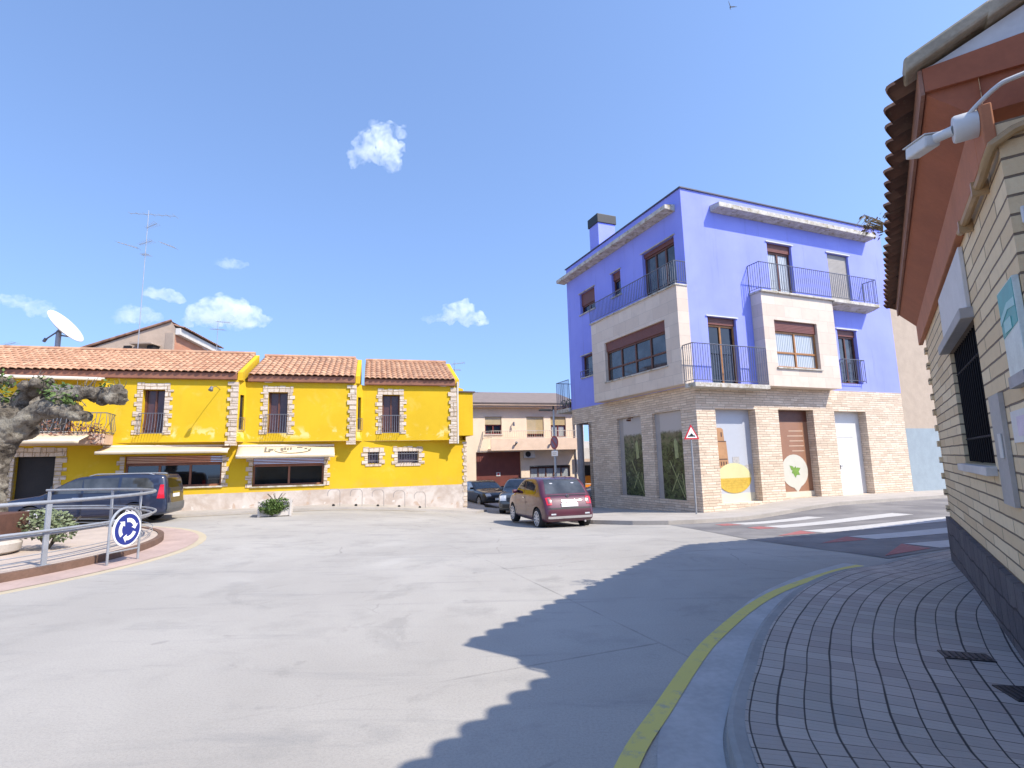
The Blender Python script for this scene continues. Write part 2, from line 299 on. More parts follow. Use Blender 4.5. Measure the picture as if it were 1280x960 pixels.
# ------------------------------------------------------------------ mesh helpers
class MB:
    def __init__(s): s.v = []; s.f = []; s.m = []; s.cur = 0
    def mat(s, i): s.cur = i; return s
    def face(s, pts):
        k = len(s.v); s.v += [tuple(p) for p in pts]; s.f.append(tuple(range(k, k+len(pts)))); s.m.append(s.cur); return s
    def add(s, vs, fs):
        k = len(s.v); s.v += [tuple(p) for p in vs]
        for f in fs: s.f.append(tuple(i+k for i in f)); s.m.append(s.cur)
        return s
    def box(s, x0, x1, y0, y1, z0, z1, T=None):
        vs = [(x, y, z) for z in (z0, z1) for y in (y0, y1) for x in (x0, x1)]
        if T: vs = [T(*p) for p in vs]
        return s.add(vs, [(0, 2, 3, 1), (4, 5, 7, 6), (0, 1, 5, 4), (2, 6, 7, 3), (0, 4, 6, 2), (1, 3, 7, 5)])
    def tube(s, pts, r, n=8, cap=True):
        pts = [Vector(p) for p in pts]; rs = r if isinstance(r, (list, tuple)) else [r]*len(pts)
        vs = []; up = None
        for i, p in enumerate(pts):
            d = (pts[min(i+1, len(pts)-1)]-pts[max(i-1, 0)]).normalized()
            if up is None: up = d.orthogonal().normalized()
            u = (up - d*up.dot(d)).normalized(); up = u; w = d.cross(u)
            for k in range(n):
                a = 2*math.pi*k/n; vs.append(p+(u*math.cos(a)+w*math.sin(a))*rs[i])
        fs = []
        for i in range(len(pts)-1):
            for k in range(n):
                a = i*n+k; b = i*n+(k+1) % n; fs.append((a, b, b+n, a+n))
        if cap: fs.append(tuple(range(n-1, -1, -1))); q = (len(pts)-1)*n; fs.append(tuple(range(q, q+n)))
        return s.add(vs, fs)
    def prism(s, poly, F, d0, d1):
        """polygon (a,b) mapped by F(a,b,d), from depth d0 to d1"""
        n = len(poly); vs = [F(a, b, d0) for a, b in poly]+[F(a, b, d1) for a, b in poly]
        fs = [tuple(range(n)), tuple(range(2*n-1, n-1, -1))]+[(i, i+n, (i+1) % n+n, (i+1) % n) for i in range(n)]
        return s.add(vs, fs)
    def lathe(s, prof, c, ax='z', n=20):
        vs = []
        for r, h in prof:
            for k in range(n):
                a = 2*math.pi*k/n; p = (r*math.cos(a), r*math.sin(a), h)
                if ax == 'y': p = (p[0], p[2], p[1])
                if ax == 'x': p = (p[2], p[0], p[1])
                vs.append((p[0]+c[0], p[1]+c[1], p[2]+c[2]))
        fs = [(i*n+k, i*n+(k+1) % n, (i+1)*n+(k+1) % n, (i+1)*n+k) for i in range(len(prof)-1) for k in range(n)]
        fs += [tuple(range(n-1, -1, -1)), tuple(range((len(prof)-1)*n, len(prof)*n))]
        return s.add(vs, fs)
    def build(s, name, mats, parent=None, smooth=False, bevel=0., label=None, solid=0.):
        me = bpy.data.meshes.new(name); me.from_pydata(s.v, [], s.f)
        if not isinstance(mats, (list, tuple)): mats = [mats]
        for m in mats: me.materials.append(m)
        if len(mats) > 1:
            for p, i in zip(me.polygons, s.m): p.material_index = i
        bm = bmesh.new(); bm.from_mesh(me); bmesh.ops.remove_doubles(bm, verts=bm.verts, dist=1e-5)
        bmesh.ops.recalc_face_normals(bm, faces=bm.faces); bm.to_mesh(me); bm.free()
        if smooth:
            for p in me.polygons: p.use_smooth = True
            try: me.set_sharp_from_angle(angle=R_(42))
            except Exception: pass
        o = bpy.data.objects.new(name, me); COL.objects.link(o); o.parent = parent
        if label: o['label'] = label
        if solid:
            q = o.modifiers.new('solid', 'SOLIDIFY'); q.thickness = solid; q.offset = 0
        if bevel:
            q = o.modifiers.new('bevel', 'BEVEL'); q.width = bevel; q.segments = 2; q.limit_method = 'ANGLE'
        return o
def root(name, loc, rz, label, cat, group=None):
    o = bpy.data.objects.new(name, None); COL.objects.link(o); o.location = loc; o.rotation_euler = (0, 0, rz)
    o.empty_display_size = .2; o['label'] = label; o['category'] = cat
    if group: o['group'] = group
    return o
def tag(o, label, cat, group=None, kind=None):
    o['label'] = label; o['category'] = cat
    if group: o['group'] = group
    if kind: o['kind'] = kind
    return o
def struct(o): o['kind'] = 'structure'; return o

def wall(mb, F, u0, u1, z0, z1, holes=(), depth=.3):
    """wall F(u,d,z) with rectangular openings (u0,u1,z0,z1) and their reveals"""
    us = sorted({u0, u1, *[h[0] for h in holes], *[h[1] for h in holes]}); zs = sorted({z0, z1, *[h[2] for h in holes], *[h[3] for h in holes]})
    us = [u for u in us if u0 <= u <= u1]; zs = [z for z in zs if z0 <= z <= z1]
    for a, b in zip(us, us[1:]):
        for c, e in zip(zs, zs[1:]):
            m, n = (a+b)/2, (c+e)/2
            if any(h[0] < m < h[1] and h[2] < n < h[3] for h in holes): continue
            mb.face([F(a, 0, c), F(b, 0, c), F(b, 0, e), F(a, 0, e)])
    for h in holes:
        a, b, c, e = h[:4]; c = max(c, z0); D = depth
        for q in (((a, c), (a, e)), ((b, e), (b, c)), ((a, e), (b, e)), ((b, c), (a, c))):
            mb.face([F(q[0][0], 0, q[0][1]), F(q[1][0], 0, q[1][1]), F(q[1][0], D, q[1][1]), F(q[0][0], D, q[0][1])])
    return mb

def sheet(name, poly, off, m, step=1.5, skirt=0., kind='structure', zf=gz, uv=None):
    """a ground sheet lying on the terrain; skirt > 0 gives it a real kerb edge"""
    bm = bmesh.new(); vs = [bm.verts.new((x, y, 0)) for x, y in poly]; bm.faces.new(vs)
    bmesh.ops.triangulate(bm, faces=bm.faces[:])
    xs = [p[0] for p in poly]; ys = [p[1] for p in poly]
    for lo, hi, ax in ((max(min(xs), -14), min(max(xs), 16), 0), (max(min(ys), 6), min(max(ys), 37), 1)):
        q = math.ceil(lo/step)*step
        while q < hi:
            co = (q, 0, 0) if ax == 0 else (0, q, 0); no = (1, 0, 0) if ax == 0 else (0, 1, 0)
            bmesh.ops.bisect_plane(bm, geom=bm.verts[:]+bm.edges[:]+bm.faces[:], plane_co=co, plane_no=no, dist=1e-4); q += step
    bmesh.ops.recalc_face_normals(bm, faces=bm.faces)
    if bm.faces[0].normal.z < 0: bmesh.ops.reverse_faces(bm, faces=bm.faces[:])
    for v in bm.verts: v.co.z = zf(v.co.x, v.co.y)+off
    if skirt:
        e = [e for e in bm.edges if e.is_boundary]; r = bmesh.ops.extrude_edge_only(bm, edges=e)
        for v in [g for g in r['geom'] if isinstance(g, bmesh.types.BMVert)]: v.co.z -= skirt
    me = bpy.data.meshes.new(name); bm.to_mesh(me); bm.free(); me.materials.append(m)
    o = bpy.data.objects.new(name, me); COL.objects.link(o)
    if kind: o['kind'] = kind
    return o
def offset_line(pts, a, b):
    """polygon between the offsets a and b (to the right of travel) of a polyline"""
    L, Rr = [], []
    for i, p in enumerate(pts):
        p = Vector(p); d = (Vector(pts[min(i+1, len(pts)-1)])-Vector(pts[max(i-1, 0)])).normalized(); n = Vector((d.y, -d.x))
        L.append(tuple(p+n*a)); Rr.append(tuple(p+n*b))
    return L+Rr[::-1]
def spline(pts, k=6):
    """Catmull-Rom through 2D/3D points"""
    P = [Vector(p) for p in pts]; out = []
    for i in range(len(P)-1):
        a, b, c, d = P[max(i-1, 0)], P[i], P[i+1], P[min(i+2, len(P)-1)]
        for j in range(k):
            t = j/k; out.append(.5*((2*b)+(c-a)*t+(2*a-5*b+4*c-d)*t*t+(3*b-a-3*c+d)*t**3))
    out.append(P[-1]); return out

def tiles(mb, F, u0, u1, v0, v1, pitch=.24, rows=.38, amp=.06, lip=.07):
    """barrel tiles: F(u along eave, v up the slope, h above it); real waves and overlapping rows"""
    nu = max(2, round((u1-u0)/pitch))*6; nv = max(1, round((v1-v0)/rows))
    n_ = max(1, round((u1-u0)/pitch)); prof = lambda u: abs(math.sin(math.pi*(u-u0)*n_/(u1-u0)))
    for r in range(nv):
        a = v0+(v1-v0)*r/nv; b = v0+(v1-v0)*(r+1)/nv+.06
        vs = []; fs = []
        jit = [random.uniform(-.012, .012) for _ in range(nu+1)]
        for i in range(nu+1):
            u = u0+(u1-u0)*i/nu; p = prof(u); j = jit[i//6]
            vs += [F(u, a-lip*p+j, amp*p+.030), F(u, b, amp*p*.86)]
        for i in range(nu): fs.append((2*i, 2*i+2, 2*i+3, 2*i+1))
        k = len(vs)
        for i in range(nu+1):
            u = u0+(u1-u0)*i/nu; p = prof(u); j = jit[i//6]
            vs.append(F(u, a-lip*p+j, amp*p+.030-.022))
        for i in range(nu): fs.append((2*i, k+i, k+i+1, 2*i+2))
        mb.add(vs, fs)
    return mb

def leaves(mb, c, rad, n, size, flat=1., seed=0, squash=(1, 1, 1)):
    rnd = random.Random(seed)
    for _ in range(n):
        while True:
            p = Vector((rnd.uniform(-1, 1), rnd.uniform(-1, 1), rnd.uniform(-1, 1)))
            if p.length < 1 and (p.length > .55 or rnd.random() < .35) and noise.noise(p*2.3+Vector((seed, 0, 0))) > -.28: break
        q = Vector((c[0]+p.x*rad*squash[0], c[1]+p.y*rad*squash[1], c[2]+p.z*rad*squash[2]))
        d = Vector((rnd.gauss(0, 1), rnd.gauss(0, 1), rnd.gauss(0, .7)+.2)).normalized(); e = d.orthogonal().normalized()
        if rnd.random() < .5: e = d.cross(e)
        s = size*rnd.uniform(.6, 1.3)
        mb.face([q-d*s, q+e*s*.45, q+d*s, q-e*s*.45])
    return mb
# ================================================================== THE SETTING
sheet('ground', [(-220, -160), (220, -160), (220, 420), (-220, 420)], -.30, GRAVEL, 3.)
sheet('road', [(-45, -18), (30, -18), (30, 40), (-45, 40)], 0., ROAD, 1.0)
KERBPTS = [(p.x, p.y) for p in spline([(.62, .6), (.86, 2.), (1.09, 3.08), (1.3, 3.6), (1.61, 4.15), (1.94, 4.73), (2.42, 5.45), (3.18, 6.4), (4.16, 7.3), (5.08, 7.97), (5.69, 8.42), (7.22, 9.25), (9., 10.1), (13, 12.)], 5)]
sheet('asphalt_road', [(4.41, 15.9), (4.62, 14.), (4.85, 11.15), (5.25, 9.8), (5.73, 8.55), (7.22, 9.3), (9, 10.15), (13, 12.1), (26, 17.6), (26, 25.), (16.4, 21.), (9.98, 18.3), (8.3, 17.5), (6.6, 16.6), (5.2, 16.0)], .005, ASPH, 1.)
sheet('gutter', offset_line(KERBPTS[:46], -.36, -.01), .006, pm('gutter_concrete', (.40, .39, .38), .85, .16, 2.2, bump=.2), 1.)
sheet('yellow_line', offset_line([(p.x, p.y) for p in spline([(-.1, .8), (.2, 2.2), (.57, 3.11), (.92, 3.72), (1.41, 4.55), (1.8, 5.13), (2.54, 6.07), (3.31, 6.85), (4.43, 7.72), (4.98, 8.05)], 5)], -.055, .065), .010, YLINE, 1.)

# right-hand pavement: kerb stones and pavers that follow the curve
def strip_mesh(name, pts, t0, t1, nt, off, m, uvm=False):
    vs, fs, uv = [], [], []; s = 0
    n = len(pts)
    for i, p in enumerate(pts):
        p = Vector(p); a = Vector(pts[max(i-1, 0)]); b = Vector(pts[min(i+1, n-1)]); d = (b-a).normalized(); nr = Vector((d.y, -d.x))
        if i: s += (p-Vector(pts[i-1])).length
        for k in range(nt+1):
            t = t0+(t1-t0)*k/nt; q = p+nr*t
            vs.append((q.x, q.y, gz(q.x, q.y)+off(i, t))); uv.append((s, t))
    for i in range(n-1):
        for k in range(nt):
            a = i*(nt+1)+k; fs.append((a, a+1, a+nt+2, a+nt+1))
    me = bpy.data.meshes.new(name); me.from_pydata(vs, [], fs); me.materials.append(m)
    if uvm:
        L = me.uv_layers.new(name='UVMap')
        for lp in me.loops: L.data[lp.index].uv = uv[lp.vertex_index]
    o = bpy.data.objects.new(name, me); COL.objects.link(o); o['kind'] = 'structure'; return o
drop = lambda i: .12-.10*smooth((i-38)/10)       # the kerb drops to the crossing
strip_mesh('pavement', KERBPTS, .115, 5.2, 26, lambda i, t: drop(i)+(.12-drop(i))*smooth((t-.3)/1.6), PAVE, True)
strip_mesh('kerb', KERBPTS, .02, .115, 3, lambda i, t: drop(i)-.004+(-.0 if t > .04 else -.012), KERB)
strip_mesh('kerb_face', KERBPTS, .0, .02, 1, lambda i, t: drop(i)-.016 if t > .01 else -.05, KERB)
# crossing
for i, (x, y) in enumerate([(6.25, 15.4), (6.62, 14.15), (6.84, 12.66), (7.0, 11.15), (7.15, 9.75)]):
    dx, dy = .962, .272; w = .32
    P = lambda a, b: (x+a*dx-b*dy, y+a*dy+b*dx)
    L = [2.7, 4.4, 4.9, 5, 5][i]
    sheet('crossing_stripe', [P(0, -w), P(L, -w), P(L, w), P(0, w)], .010, WLINE, 1.)
    if i > 1: sheet('ramp_marking', [(x-.1, y-w-.03), (x-.12, y+w), (5.5+.08*i, y-.75-.25*(i == 4))], .010, RLINE, 1.)
    else: sheet('ramp_marking', [P(-.12, -w), P(-.12, w), P(-.62, w*.6), P(-.7, -w)], .010, RLINE, 1.)
# pavement round the blue house and down the alley
BLUEPAVE = [(2.1, 24.), (1.75, 20.), (1.9, 17.9), (2.4, 16.9), (3.44, 16.1), (4.41, 15.8), (5.2, 15.95), (6.6, 16.55), (8.3, 17.45), (9.98, 18.25), (16.4, 20.95), (26, 24.9), (26, 34), (12, 34), (1.2, 34)]
sheet('blue_house_pavement', BLUEPAVE, .12, SIDE, 1., .3)
sheet('yellow_house_pavement', [(-40, 7.9), (-24, 14.2), (-13.6, 18.2), (-10.4, 19.45), (-7.2, 20.7), (-3.6, 22.1), (-1.6, 23.0), (-1.3, 25), (-2.6, 40), (-40, 40)], .10, SIDE, 1., .3)
sheet('yellow_kerb_line', offset_line([(-24, 14.15), (-13.6, 18.15), (-10.4, 19.4), (-7.2, 20.65), (-3.6, 22.05)], -.02, .10), .012, PLANELINE, 1.)
# roundabout island
CX, CY = -13.3, 9.9
circ = lambda r, a0=0, a1=360, n=72: [(CX+r*math.cos(R_(a0+(a1-a0)*i/n)), CY+r*math.sin(R_(a0+(a1-a0)*i/n))) for i in range(n+(a1-a0 < 360))]
sheet('island_edge_line', circ(6.74), .006, PLANELINE, 2., .05)
sheet('island_apron', circ(6.58), .012, APRON, 2.)
sheet('island_platform', circ(5.78), .115, PLAT, 2.)
mb = MB(); ring = [(5.86, .135), (5.86, -.05), (5.74, -.05), (5.74, .135)]
n = 96; vs = [(CX+r*math.cos(2*math.pi*k/n), CY+r*math.sin(2*math.pi*k/n), z) for k in range(n) for r, z in ring]
mb.add(vs, [(k*4+j, k*4+(j+1) % 4, ((k+1) % n)*4+(j+1) % 4, ((k+1) % n)*4+j) for k in range(n) for j in range(4)])
tag(mb.build('island_wall', RUSTW), 'low brown curved wall round the edge of the roundabout island', 'wall')
# drain covers in the pavers
def drain(x, y, a, w, h, lb):
    r = root('drain_cover', (x, y, .122), a, lb, 'drain cover', 'dark drain covers in the pavement')
    m = MB(); m.box(-w/2, w/2, -h/2, h/2, -.01, .006); m.build('frame', BLACK, r, bevel=.003)
    m = MB()
    for k in range(7): q = -w/2+.03+k*(w-.06)/6; m.box(q-.008, q+.008, -h/2+.02, h/2-.02, .007, .011)
    m.build('grate_bars', pm('dark_iron', (.03, .028, .03), .6, .2), r)
drain(3.27, 4.16, -.35, .30, .17, 'small dark rectangular drain cover alone in the pavers')
drain(3.12, 3.52, -.2, .26, .24, 'dark square cover beside the brick wall, closest to the camera')

# ================================================================== BLUE HOUSE
BX, BY = 6.70, 19.43; BA = math.atan2(.3808, .9247)
blue = root('blue_house', (BX, BY, 0), BA, 'violet blue three storey corner house with stone ground floor', 'house')
WX, DY = 11.65, 9.4
FR = lambda u, d, z: (u, d, z)                 # right facade
FL = lambda u, d, z: (d, u, z)                 # left facade (u runs back along the alley)
gf_r = [(.88, 2.85, -.05, 3.42), (4.05, 5.98, -.02, 3.43), (7.2, 9.14, -.04, 3.41)]
gf_l = [(.86, 2.62, .05, 3.45), (3.4, 5.22, .08, 3.45)]
up_r = [(.86, 2.27, 4.32, 6.95), (7.95, 9.15, 4.6, 6.97), (4.31, 5.7, 8.07, 10.41), (7.85, 9.2, 8.07, 10.41)]
up_l = [(7.05, 8.12, 5.8, 6.9), (.55, 2.62, 8.07, 10.3), (4.3, 5.02, 9.1, 10.25), (6.57, 8.04, 9.08, 10.18)]
m = MB(); wall(m, FR, 0, WX, -1., 4.28, gf_r, .36); wall(m, FL, 0, 7.75, -1.2, 4.28, gf_l, .30)
m.box(.0, 3.5, 7.45, 7.75, -1.2, 3.5); m.box(3.2, 3.5, 7.75, DY, -1.2, 3.5)
m.box(0, .35, 7.75, DY-.001, 3.5, 4.28); m.box(.35, WX, DY-.36, DY-.002, 3.5, 4.28)
m.face([(WX, 0, -1), (WX, DY, -1), (WX, DY, 4.28), (WX, 0, 4.28)]); m.face([(0.02, .3, 3.5), (3.5, .3, 3.5), (3.5, DY-.02, 3.5), (.02, DY-.02, 3.5)])
m.build('stone_wall', LEDGE, blue)
m = MB(); wall(m, FR, 0, WX, 4.281, 12., up_r, .22); wall(m, FL, 0, DY, 4.281, 12., up_l, .22)
m.face([(WX, 0, 4.28), (WX, DY, 4.28), (WX, DY, 12), (WX, 0, 12)]); m.face([(0, DY, 4.28), (WX, DY, 4.28), (WX, DY, 12), (0, DY, 12)])
m.face([(0, 0, 11.7), (WX, 0, 11.7), (WX, DY, 11.7), (0, DY, 11.7)])
m.build('upper_wall', BLUE, blue)
m = MB(); t = .06
m.box(-t, WX+t, -t, .2, 12.002, 12.05); m.box(-t, .2, .2, DY+t, 12.002, 12.05); m.box(.2, WX+t, DY-.2, DY+t, 12.002, 12.05); m.build('roof_coping', pm('dark_coping', (.07, .06, .08), .5, .2), blue)
m = MB(); m.prism([(0, 11.24), (-.5, 11.27), (-.5, 11.46), (0, 11.52)], lambda a, b, d: (d, a-.002, b), 1.42, 10.55); m.build('canopy', OLDC, blue, bevel=.012)
m = MB(); m.prism([(0, 11.22), (-.5, 11.25), (-.5, 11.42), (0, 11.5)], lambda a, b, d: (a-.002, d, b), .35, DY+.25); m.build('canopy', OLDC, blue, bevel=.012)
# projecting boxes
wr = (3.70, 6.05, 5.02, 6.91); wl = (.80, 5.1, 5.12, 6.91)
m = MB(); PB = .52
wall(m, lambda u, d, z: (u, d-PB, z), 3.14, 7.12, 4.27, 7.98, [wr], .2)
for x, in ((3.14,), (7.12,)): m.face([(x, -PB, 4.27), (x, -.002, 4.27), (x, -.002, 7.98), (x, -PB, 7.98)])
m.face([(3.14, -PB, 4.27), (7.12, -PB, 4.27), (7.12, 0, 4.27), (3.14, 0, 4.27)]); m.face([(3.14, -PB, 7.98), (7.12, -PB, 7.98), (7.12, 0, 7.98), (3.14, 0, 7.98)])
m.build('bay_box', CLAD, blue)
m = MB()
wall(m, lambda u, d, z: (d-PB, u, z), 0, 6.2, 4.30, 8.04, [wl], .2)
for y in (0, 6.2): m.face([(-PB, y, 4.30), (-.002, y, 4.30), (-.002, y, 8.04), (-PB, y, 8.04)])
for z in (4.30, 8.04): m.face([(-PB, 0, z), (0, 0, z), (0, 6.2, z), (-PB, 6.2, z)])
m.build('bay_box', CLAD, blue)
# slabs
m = MB(); m.box(3.08, 7.14, -.62, -.003, 7.982, 8.06); m.prism([(0, 7.80), (-.35, 7.86), (-.62, 7.93), (-.62, 8.06), (0, 8.06)], lambda a, b, d: (d, a-.003, b), 7.142, 10.0); m.build('balcony_slab', OLDC, blue, bevel=.008)
m = MB(); m.box(-.58, -.003, -.03, 6.25, 8.042, 8.10); m.build('balcony_slab', OLDC, blue)
m = MB(); m.box(-.44, 3.138, -.56, -.003, 4.13, 4.29); m.build('balcony_slab', OLDC, blue, bevel=.01)
m = MB(); m.box(-.15, 2.6, DY+.003, DY+1.45, 4.2, 4.4); m.build('balcony_slab', OLDC, blue)
def railing(name, pts, z0, z1, par, gap=.115, mat=IRON, r=.011, rt=.019):
    m = MB()
    for a, b in zip(pts, pts[1:]):
        a, b = Vector(a), Vector(b); L = (b-a).length; n = max(1, round(L/gap))
        for z, q in ((z1, rt), (z0+.09, .013)): m.tube([(a.x, a.y, z), (b.x, b.y, z)], q, 6)
        for k in range(n+1): p = a.lerp(b, k/n); m.tube([(p.x, p.y, z0 if k in (0, n) else z0+.09), (p.x, p.y, z1)], r*(1.5 if k in (0, n) else 1), 4, False)
    return m.build(name, mat, par)
railing('balcony_railing', [(3.12, -.01), (3.12, -.58), (9.96, -.58), (9.96, -.01)], 8.06, 9.2, blue)
railing('balcony_railing', [(-.02, .0), (-.55, .0), (-.55, 6.2)], 8.10, 9.0, blue)
railing('balcony_railing', [(-.42, -.01), (-.42, -.53), (3.1, -.53)], 4.29, 5.72, blue)
railing('balcony_railing', [(-.12, DY+.01), (-.12, DY+1.42), (2.5, DY+1.42)], 4.4, 5.9, blue)
railing('balcony_railing', [(7.9, -.01), (7.9, -.16), (9.2, -.16), (9.2, -.01)], 4.62, 5.62, blue)
railing('balcony_railing', [(-.10, 7.05), (-.10, 8.12)], 5.78, 6.1, blue, .2)
# windows:  frame, panes, roller shutter
def window(par, F, h, d, cols, mid=None, shut=.0, fm=BROWN, glass=GLASS, fw=.075, smat=SHUT, sill=None, head=None):
    a, b, c, e = h; fr = MB(); top = e-shut
    T = lambda x0, x1, z0, z1, d0, d1, q: q.add([F(x, dd, z) for z in (z0, z1) for dd in (d0, d1) for x in (x0, x1)], [(0, 2, 3, 1), (4, 5, 7, 6), (0, 1, 5, 4), (2, 6, 7, 3), (0, 4, 6, 2), (1, 3, 7, 5)])
    T(a, a+fw, c, top, d-.05, d+.02, fr); T(b-fw, b, c, top, d-.05, d+.02, fr); T(a+fw, b-fw, top-fw, top, d-.05, d+.02, fr); T(a+fw, b-fw, c, c+fw, d-.05, d+.02, fr)
    n = cols; w = (b-a-2*fw)/n
    for k in range(1, n): x = a+fw+w*k; T(x-fw*.55, x+fw*.55, c+fw, top-fw, d-.045, d+.015, fr)
    if mid:
        zm = c+(top-c)*mid
        for k in range(n): x = a+fw+w*k; T(x+(fw*.55 if k else 0), x+w-(fw*.55 if k < n-1 else 0), zm-fw*.5, zm+fw*.5, d-.04, d+.012, fr)
    f = fr.build('window_frame', fm, par, bevel=.006)
    p = MB(); p.face([F(a+.01, d, c+.01), F(b-.01, d, c+.01), F(b-.01, d, top-.01), F(a+.01, d, top-.01)]); p.build('pane', glass, f)
    if shut:
        s = MB(); k = 0; z = top
        while z < e-.02: T(a+.002, b-.002, z+.004, min(z+.055, e-.003), d-.10, d-.02, s); z += .06
        s.build('roller_shutter', smat, f)
    if sill is not None:
        s = MB(); T(a-.06, b+.06, c-.06, c-.002, -.06, d, s); s.build('sill', sill, f)
    if head is not None:
        s = MB(); T(a-.08, b+.08, e+.001, e+.04, -.05, .02, s); s.build('lintel', head, f)
    return f
window(blue, FR, up_r[0], .20, 2, None, .28, OAK, DGLASS, head=WHITE)
window(blue, FR, up_r[1], .20, 2, None, .28, BROWN, GLASS, head=WHITE)
window(blue, FR, up_r[2], .20, 2, None, .35, BROWN, CURT, head=WHITE)
window(blue, FR, up_r[3], .20, 1, None, 2.30, BROWN, GLASS, smat=pm('grey_beige_shutter', (.36, .33, .30), .6, .08), head=WHITE)
window(blue, lambda u, d, z: (u, d-PB, z), wr, .19, 2, .42, .42, OAK, CURT, sill=OLDC)
window(blue, lambda u, d, z: (d-PB, u, z), wl, .19, 4, .42, .42, BROWN, GLASS, sill=OLDC)
window(blue, FL, up_l[0], .20, 1, None, .0, BROWN, GLASS, sill=OLDC, head=OLDC)
window(blue, FL, up_l[1], .20, 3, None, .2, BROWN, GLASS, head=OLDC)
window(blue, FL, up_l[2], .20, 1, .4, .35, BROWN, DGLASS, sill=OLDC, head=OLDC)
window(blue, FL, up_l[3], .20, 2, None, .65, BROWN, DGLASS, sill=OLDC, head=OLDC)
# portico column, chimney
m = MB(); m.lathe([(.17, -1.2), (.17, 3.5)], (.2, 8.98, 0), n=20); m.build('portico_column', pm('grey_column', (.30, .28, .28), .7, .1), blue, True)
m = MB(); m.box(.35, 1.35, 6.5, 7.35, 11.6, 13.55); ch = m.build('chimney', BLUE, blue)
m = MB(); m.box(.29, 1.41, 6.44, 7.41, 13.552, 14.02); m.build('chimney_cowl', BLACK, ch, bevel=.02)
m = MB(); m.tube([(1.9, 6.9, 13.1), (3.1, 6.6, 13.75)], .012, 5); m.tube([(1.9, 6.9, 11.7), (1.9, 6.9, 13.15)], .012, 5); m.build('aerial_rod', IRON, blue)
# pictures in the ground-floor openings
PRD = pm('print_dark', (.10, .05, .03), .5, .1)
h = gf_r[0]; D = .34
r1 = MB(); r1.box(h[0]+.003, h[1]-.003, D, D+.05, -.9, h[3]-.003); pa = r1.build('picture_panel', SKYP, blue, label='printed panel with brick tower and big yellow melon')
m = MB(); m.box(h[0]+.01, h[1]-.01, D-.006, D-.001, -.9, .27); m.build('print_foot', pm('print_cream', (.60, .58, .46), .5, .04), pa)
F = lambda a, b, d: (a, D-d, b); x0 = h[0]
m = MB(); m.prism([(x0+.17, .9), (x0+.78, .9), (x0+.74, 1.85), (x0+.72, 2.2), (x0+.64, 2.2), (x0+.61, 2.66), (x0+.52, 2.72), (x0+.32, 2.72), (x0+.24, 2.66), (x0+.24, 2.2), (x0+.17, 2.2)], F, .003, .010); tw = m.build('printed_tower', TOWERP, pa)
for a, b, c, e in ((.1, .6, 1.52, 1.56), (.06, .6, 2.19, 2.225), (.36, .42, 2.38, 2.55), (.14, .2, 1.3, 1.45), (.26, .32, 1.3, 1.45), (.38, .44, 1.3, 1.45), (.5, .56, 1.3, 1.45)): m = MB(); m.prism([(x0+a+.12, c), (x0+b+.12, c), (x0+b+.12, e), (x0+a+.12, e)], F, .0105, .0135); m.build('printed_band' if b-a > .3 else 'printed_opening', PRD, tw)
m = MB(); m.prism([(x0+.1, .7), (x0+.6, .8), (x0+.6, 1.1), (x0+.3, 1.25), (x0+.1, 1.0)], F, .0106, .013); m.prism([(x0+.98, .9), (x0+1.3, .9), (x0+1.3, 1.62), (x0+.98, 1.62)], F, .003, .010); m.prism([(x0+1.3, .9), (x0+1.9, .9), (x0+1.9, 1.35), (x0+1.6, 1.3), (x0+1.3, 1.22)], F, .003, .009); m.build('printed_ruin', STONEP, pa)
cx, cz, rx, rz = x0+.98, .83, .83, .56
el = lambda a0, a1, n=24, k=1.: [(cx+rx*k*math.cos(R_(a0+(a1-a0)*i/n)), cz+rz*k*math.sin(R_(a0+(a1-a0)*i/n))) for i in range(n+1)]
m = MB(); m.prism(el(0, 180), F, .012, .020); m.build('printed_melon_flesh', MELONT, pa)
m = MB(); m.prism(el(180, 360), F, .012, .021); m.build('printed_melon_rind', MELON, pa)
m = MB()
for k, q in enumerate((.12, .2, .29, .38)): m.prism([(cx-.75+q, cz-q), (cx+.75-q, cz-q+.02), (cx+.75-q, cz-q+.035), (cx-.75+q, cz-q+.015)], F, .0212, .024)
m.build('printed_melon_lines', pm('print_ochre', (.50, .30, .03), .5, .1), pa)
h = gf_r[1]; x0 = h[0]
m = MB(); m.box(x0+.003, h[1]-.003, D, D+.05, .2, h[3]-.003); pb = m.build('picture_panel', POSTB, blue, label='brown printed panel with white plate and green sprig')
m = MB(); m.box(x0+.003, h[1]-.003, D-.05, D+.04, -.9, .198); m.build('step', pm('cream_step', (.62, .56, .45), .7, .08), blue)
m = MB(); m.box(x0+.003, h[1]-.003, D-.012, D-.002, 2.98, h[3]-.005); m.build('panel_head', BROWN, pb)
cx, cz, rx, rz = x0+.98, 1.0, .72, .66
m = MB(); m.prism([(cx+rx*math.cos(a*.2618), cz+rz*math.sin(a*.2618)) for a in range(24)], F, .003, .012); m.prism([(cx-.2, cz-.58), (cx+.3, cz-.58), (cx+.06, cz-.83)], F, .003, .0118); pl = m.build('printed_plate', pm('print_plate', (.56, .54, .46), .4, .04), pb)
m = MB()
for a, l in ((20, .34), (75, .2), (140, .36), (200, .2), (270, .26), (330, .3)):
    ca, sa = math.cos(R_(a)), math.sin(R_(a)); m.prism([(cx, cz), (cx+l*.5*ca-.09*sa, cz+l*.5*sa+.09*ca), (cx+l*ca, cz+l*sa), (cx+l*.5*ca+.09*sa, cz+l*.5*sa-.09*ca)], F, .0125+a*1e-5, .016+a*1e-5)
m.build('printed_sprig', pm('print_leaf', (.16, .28, .04), .5, .2, 8), pl)
m = MB()
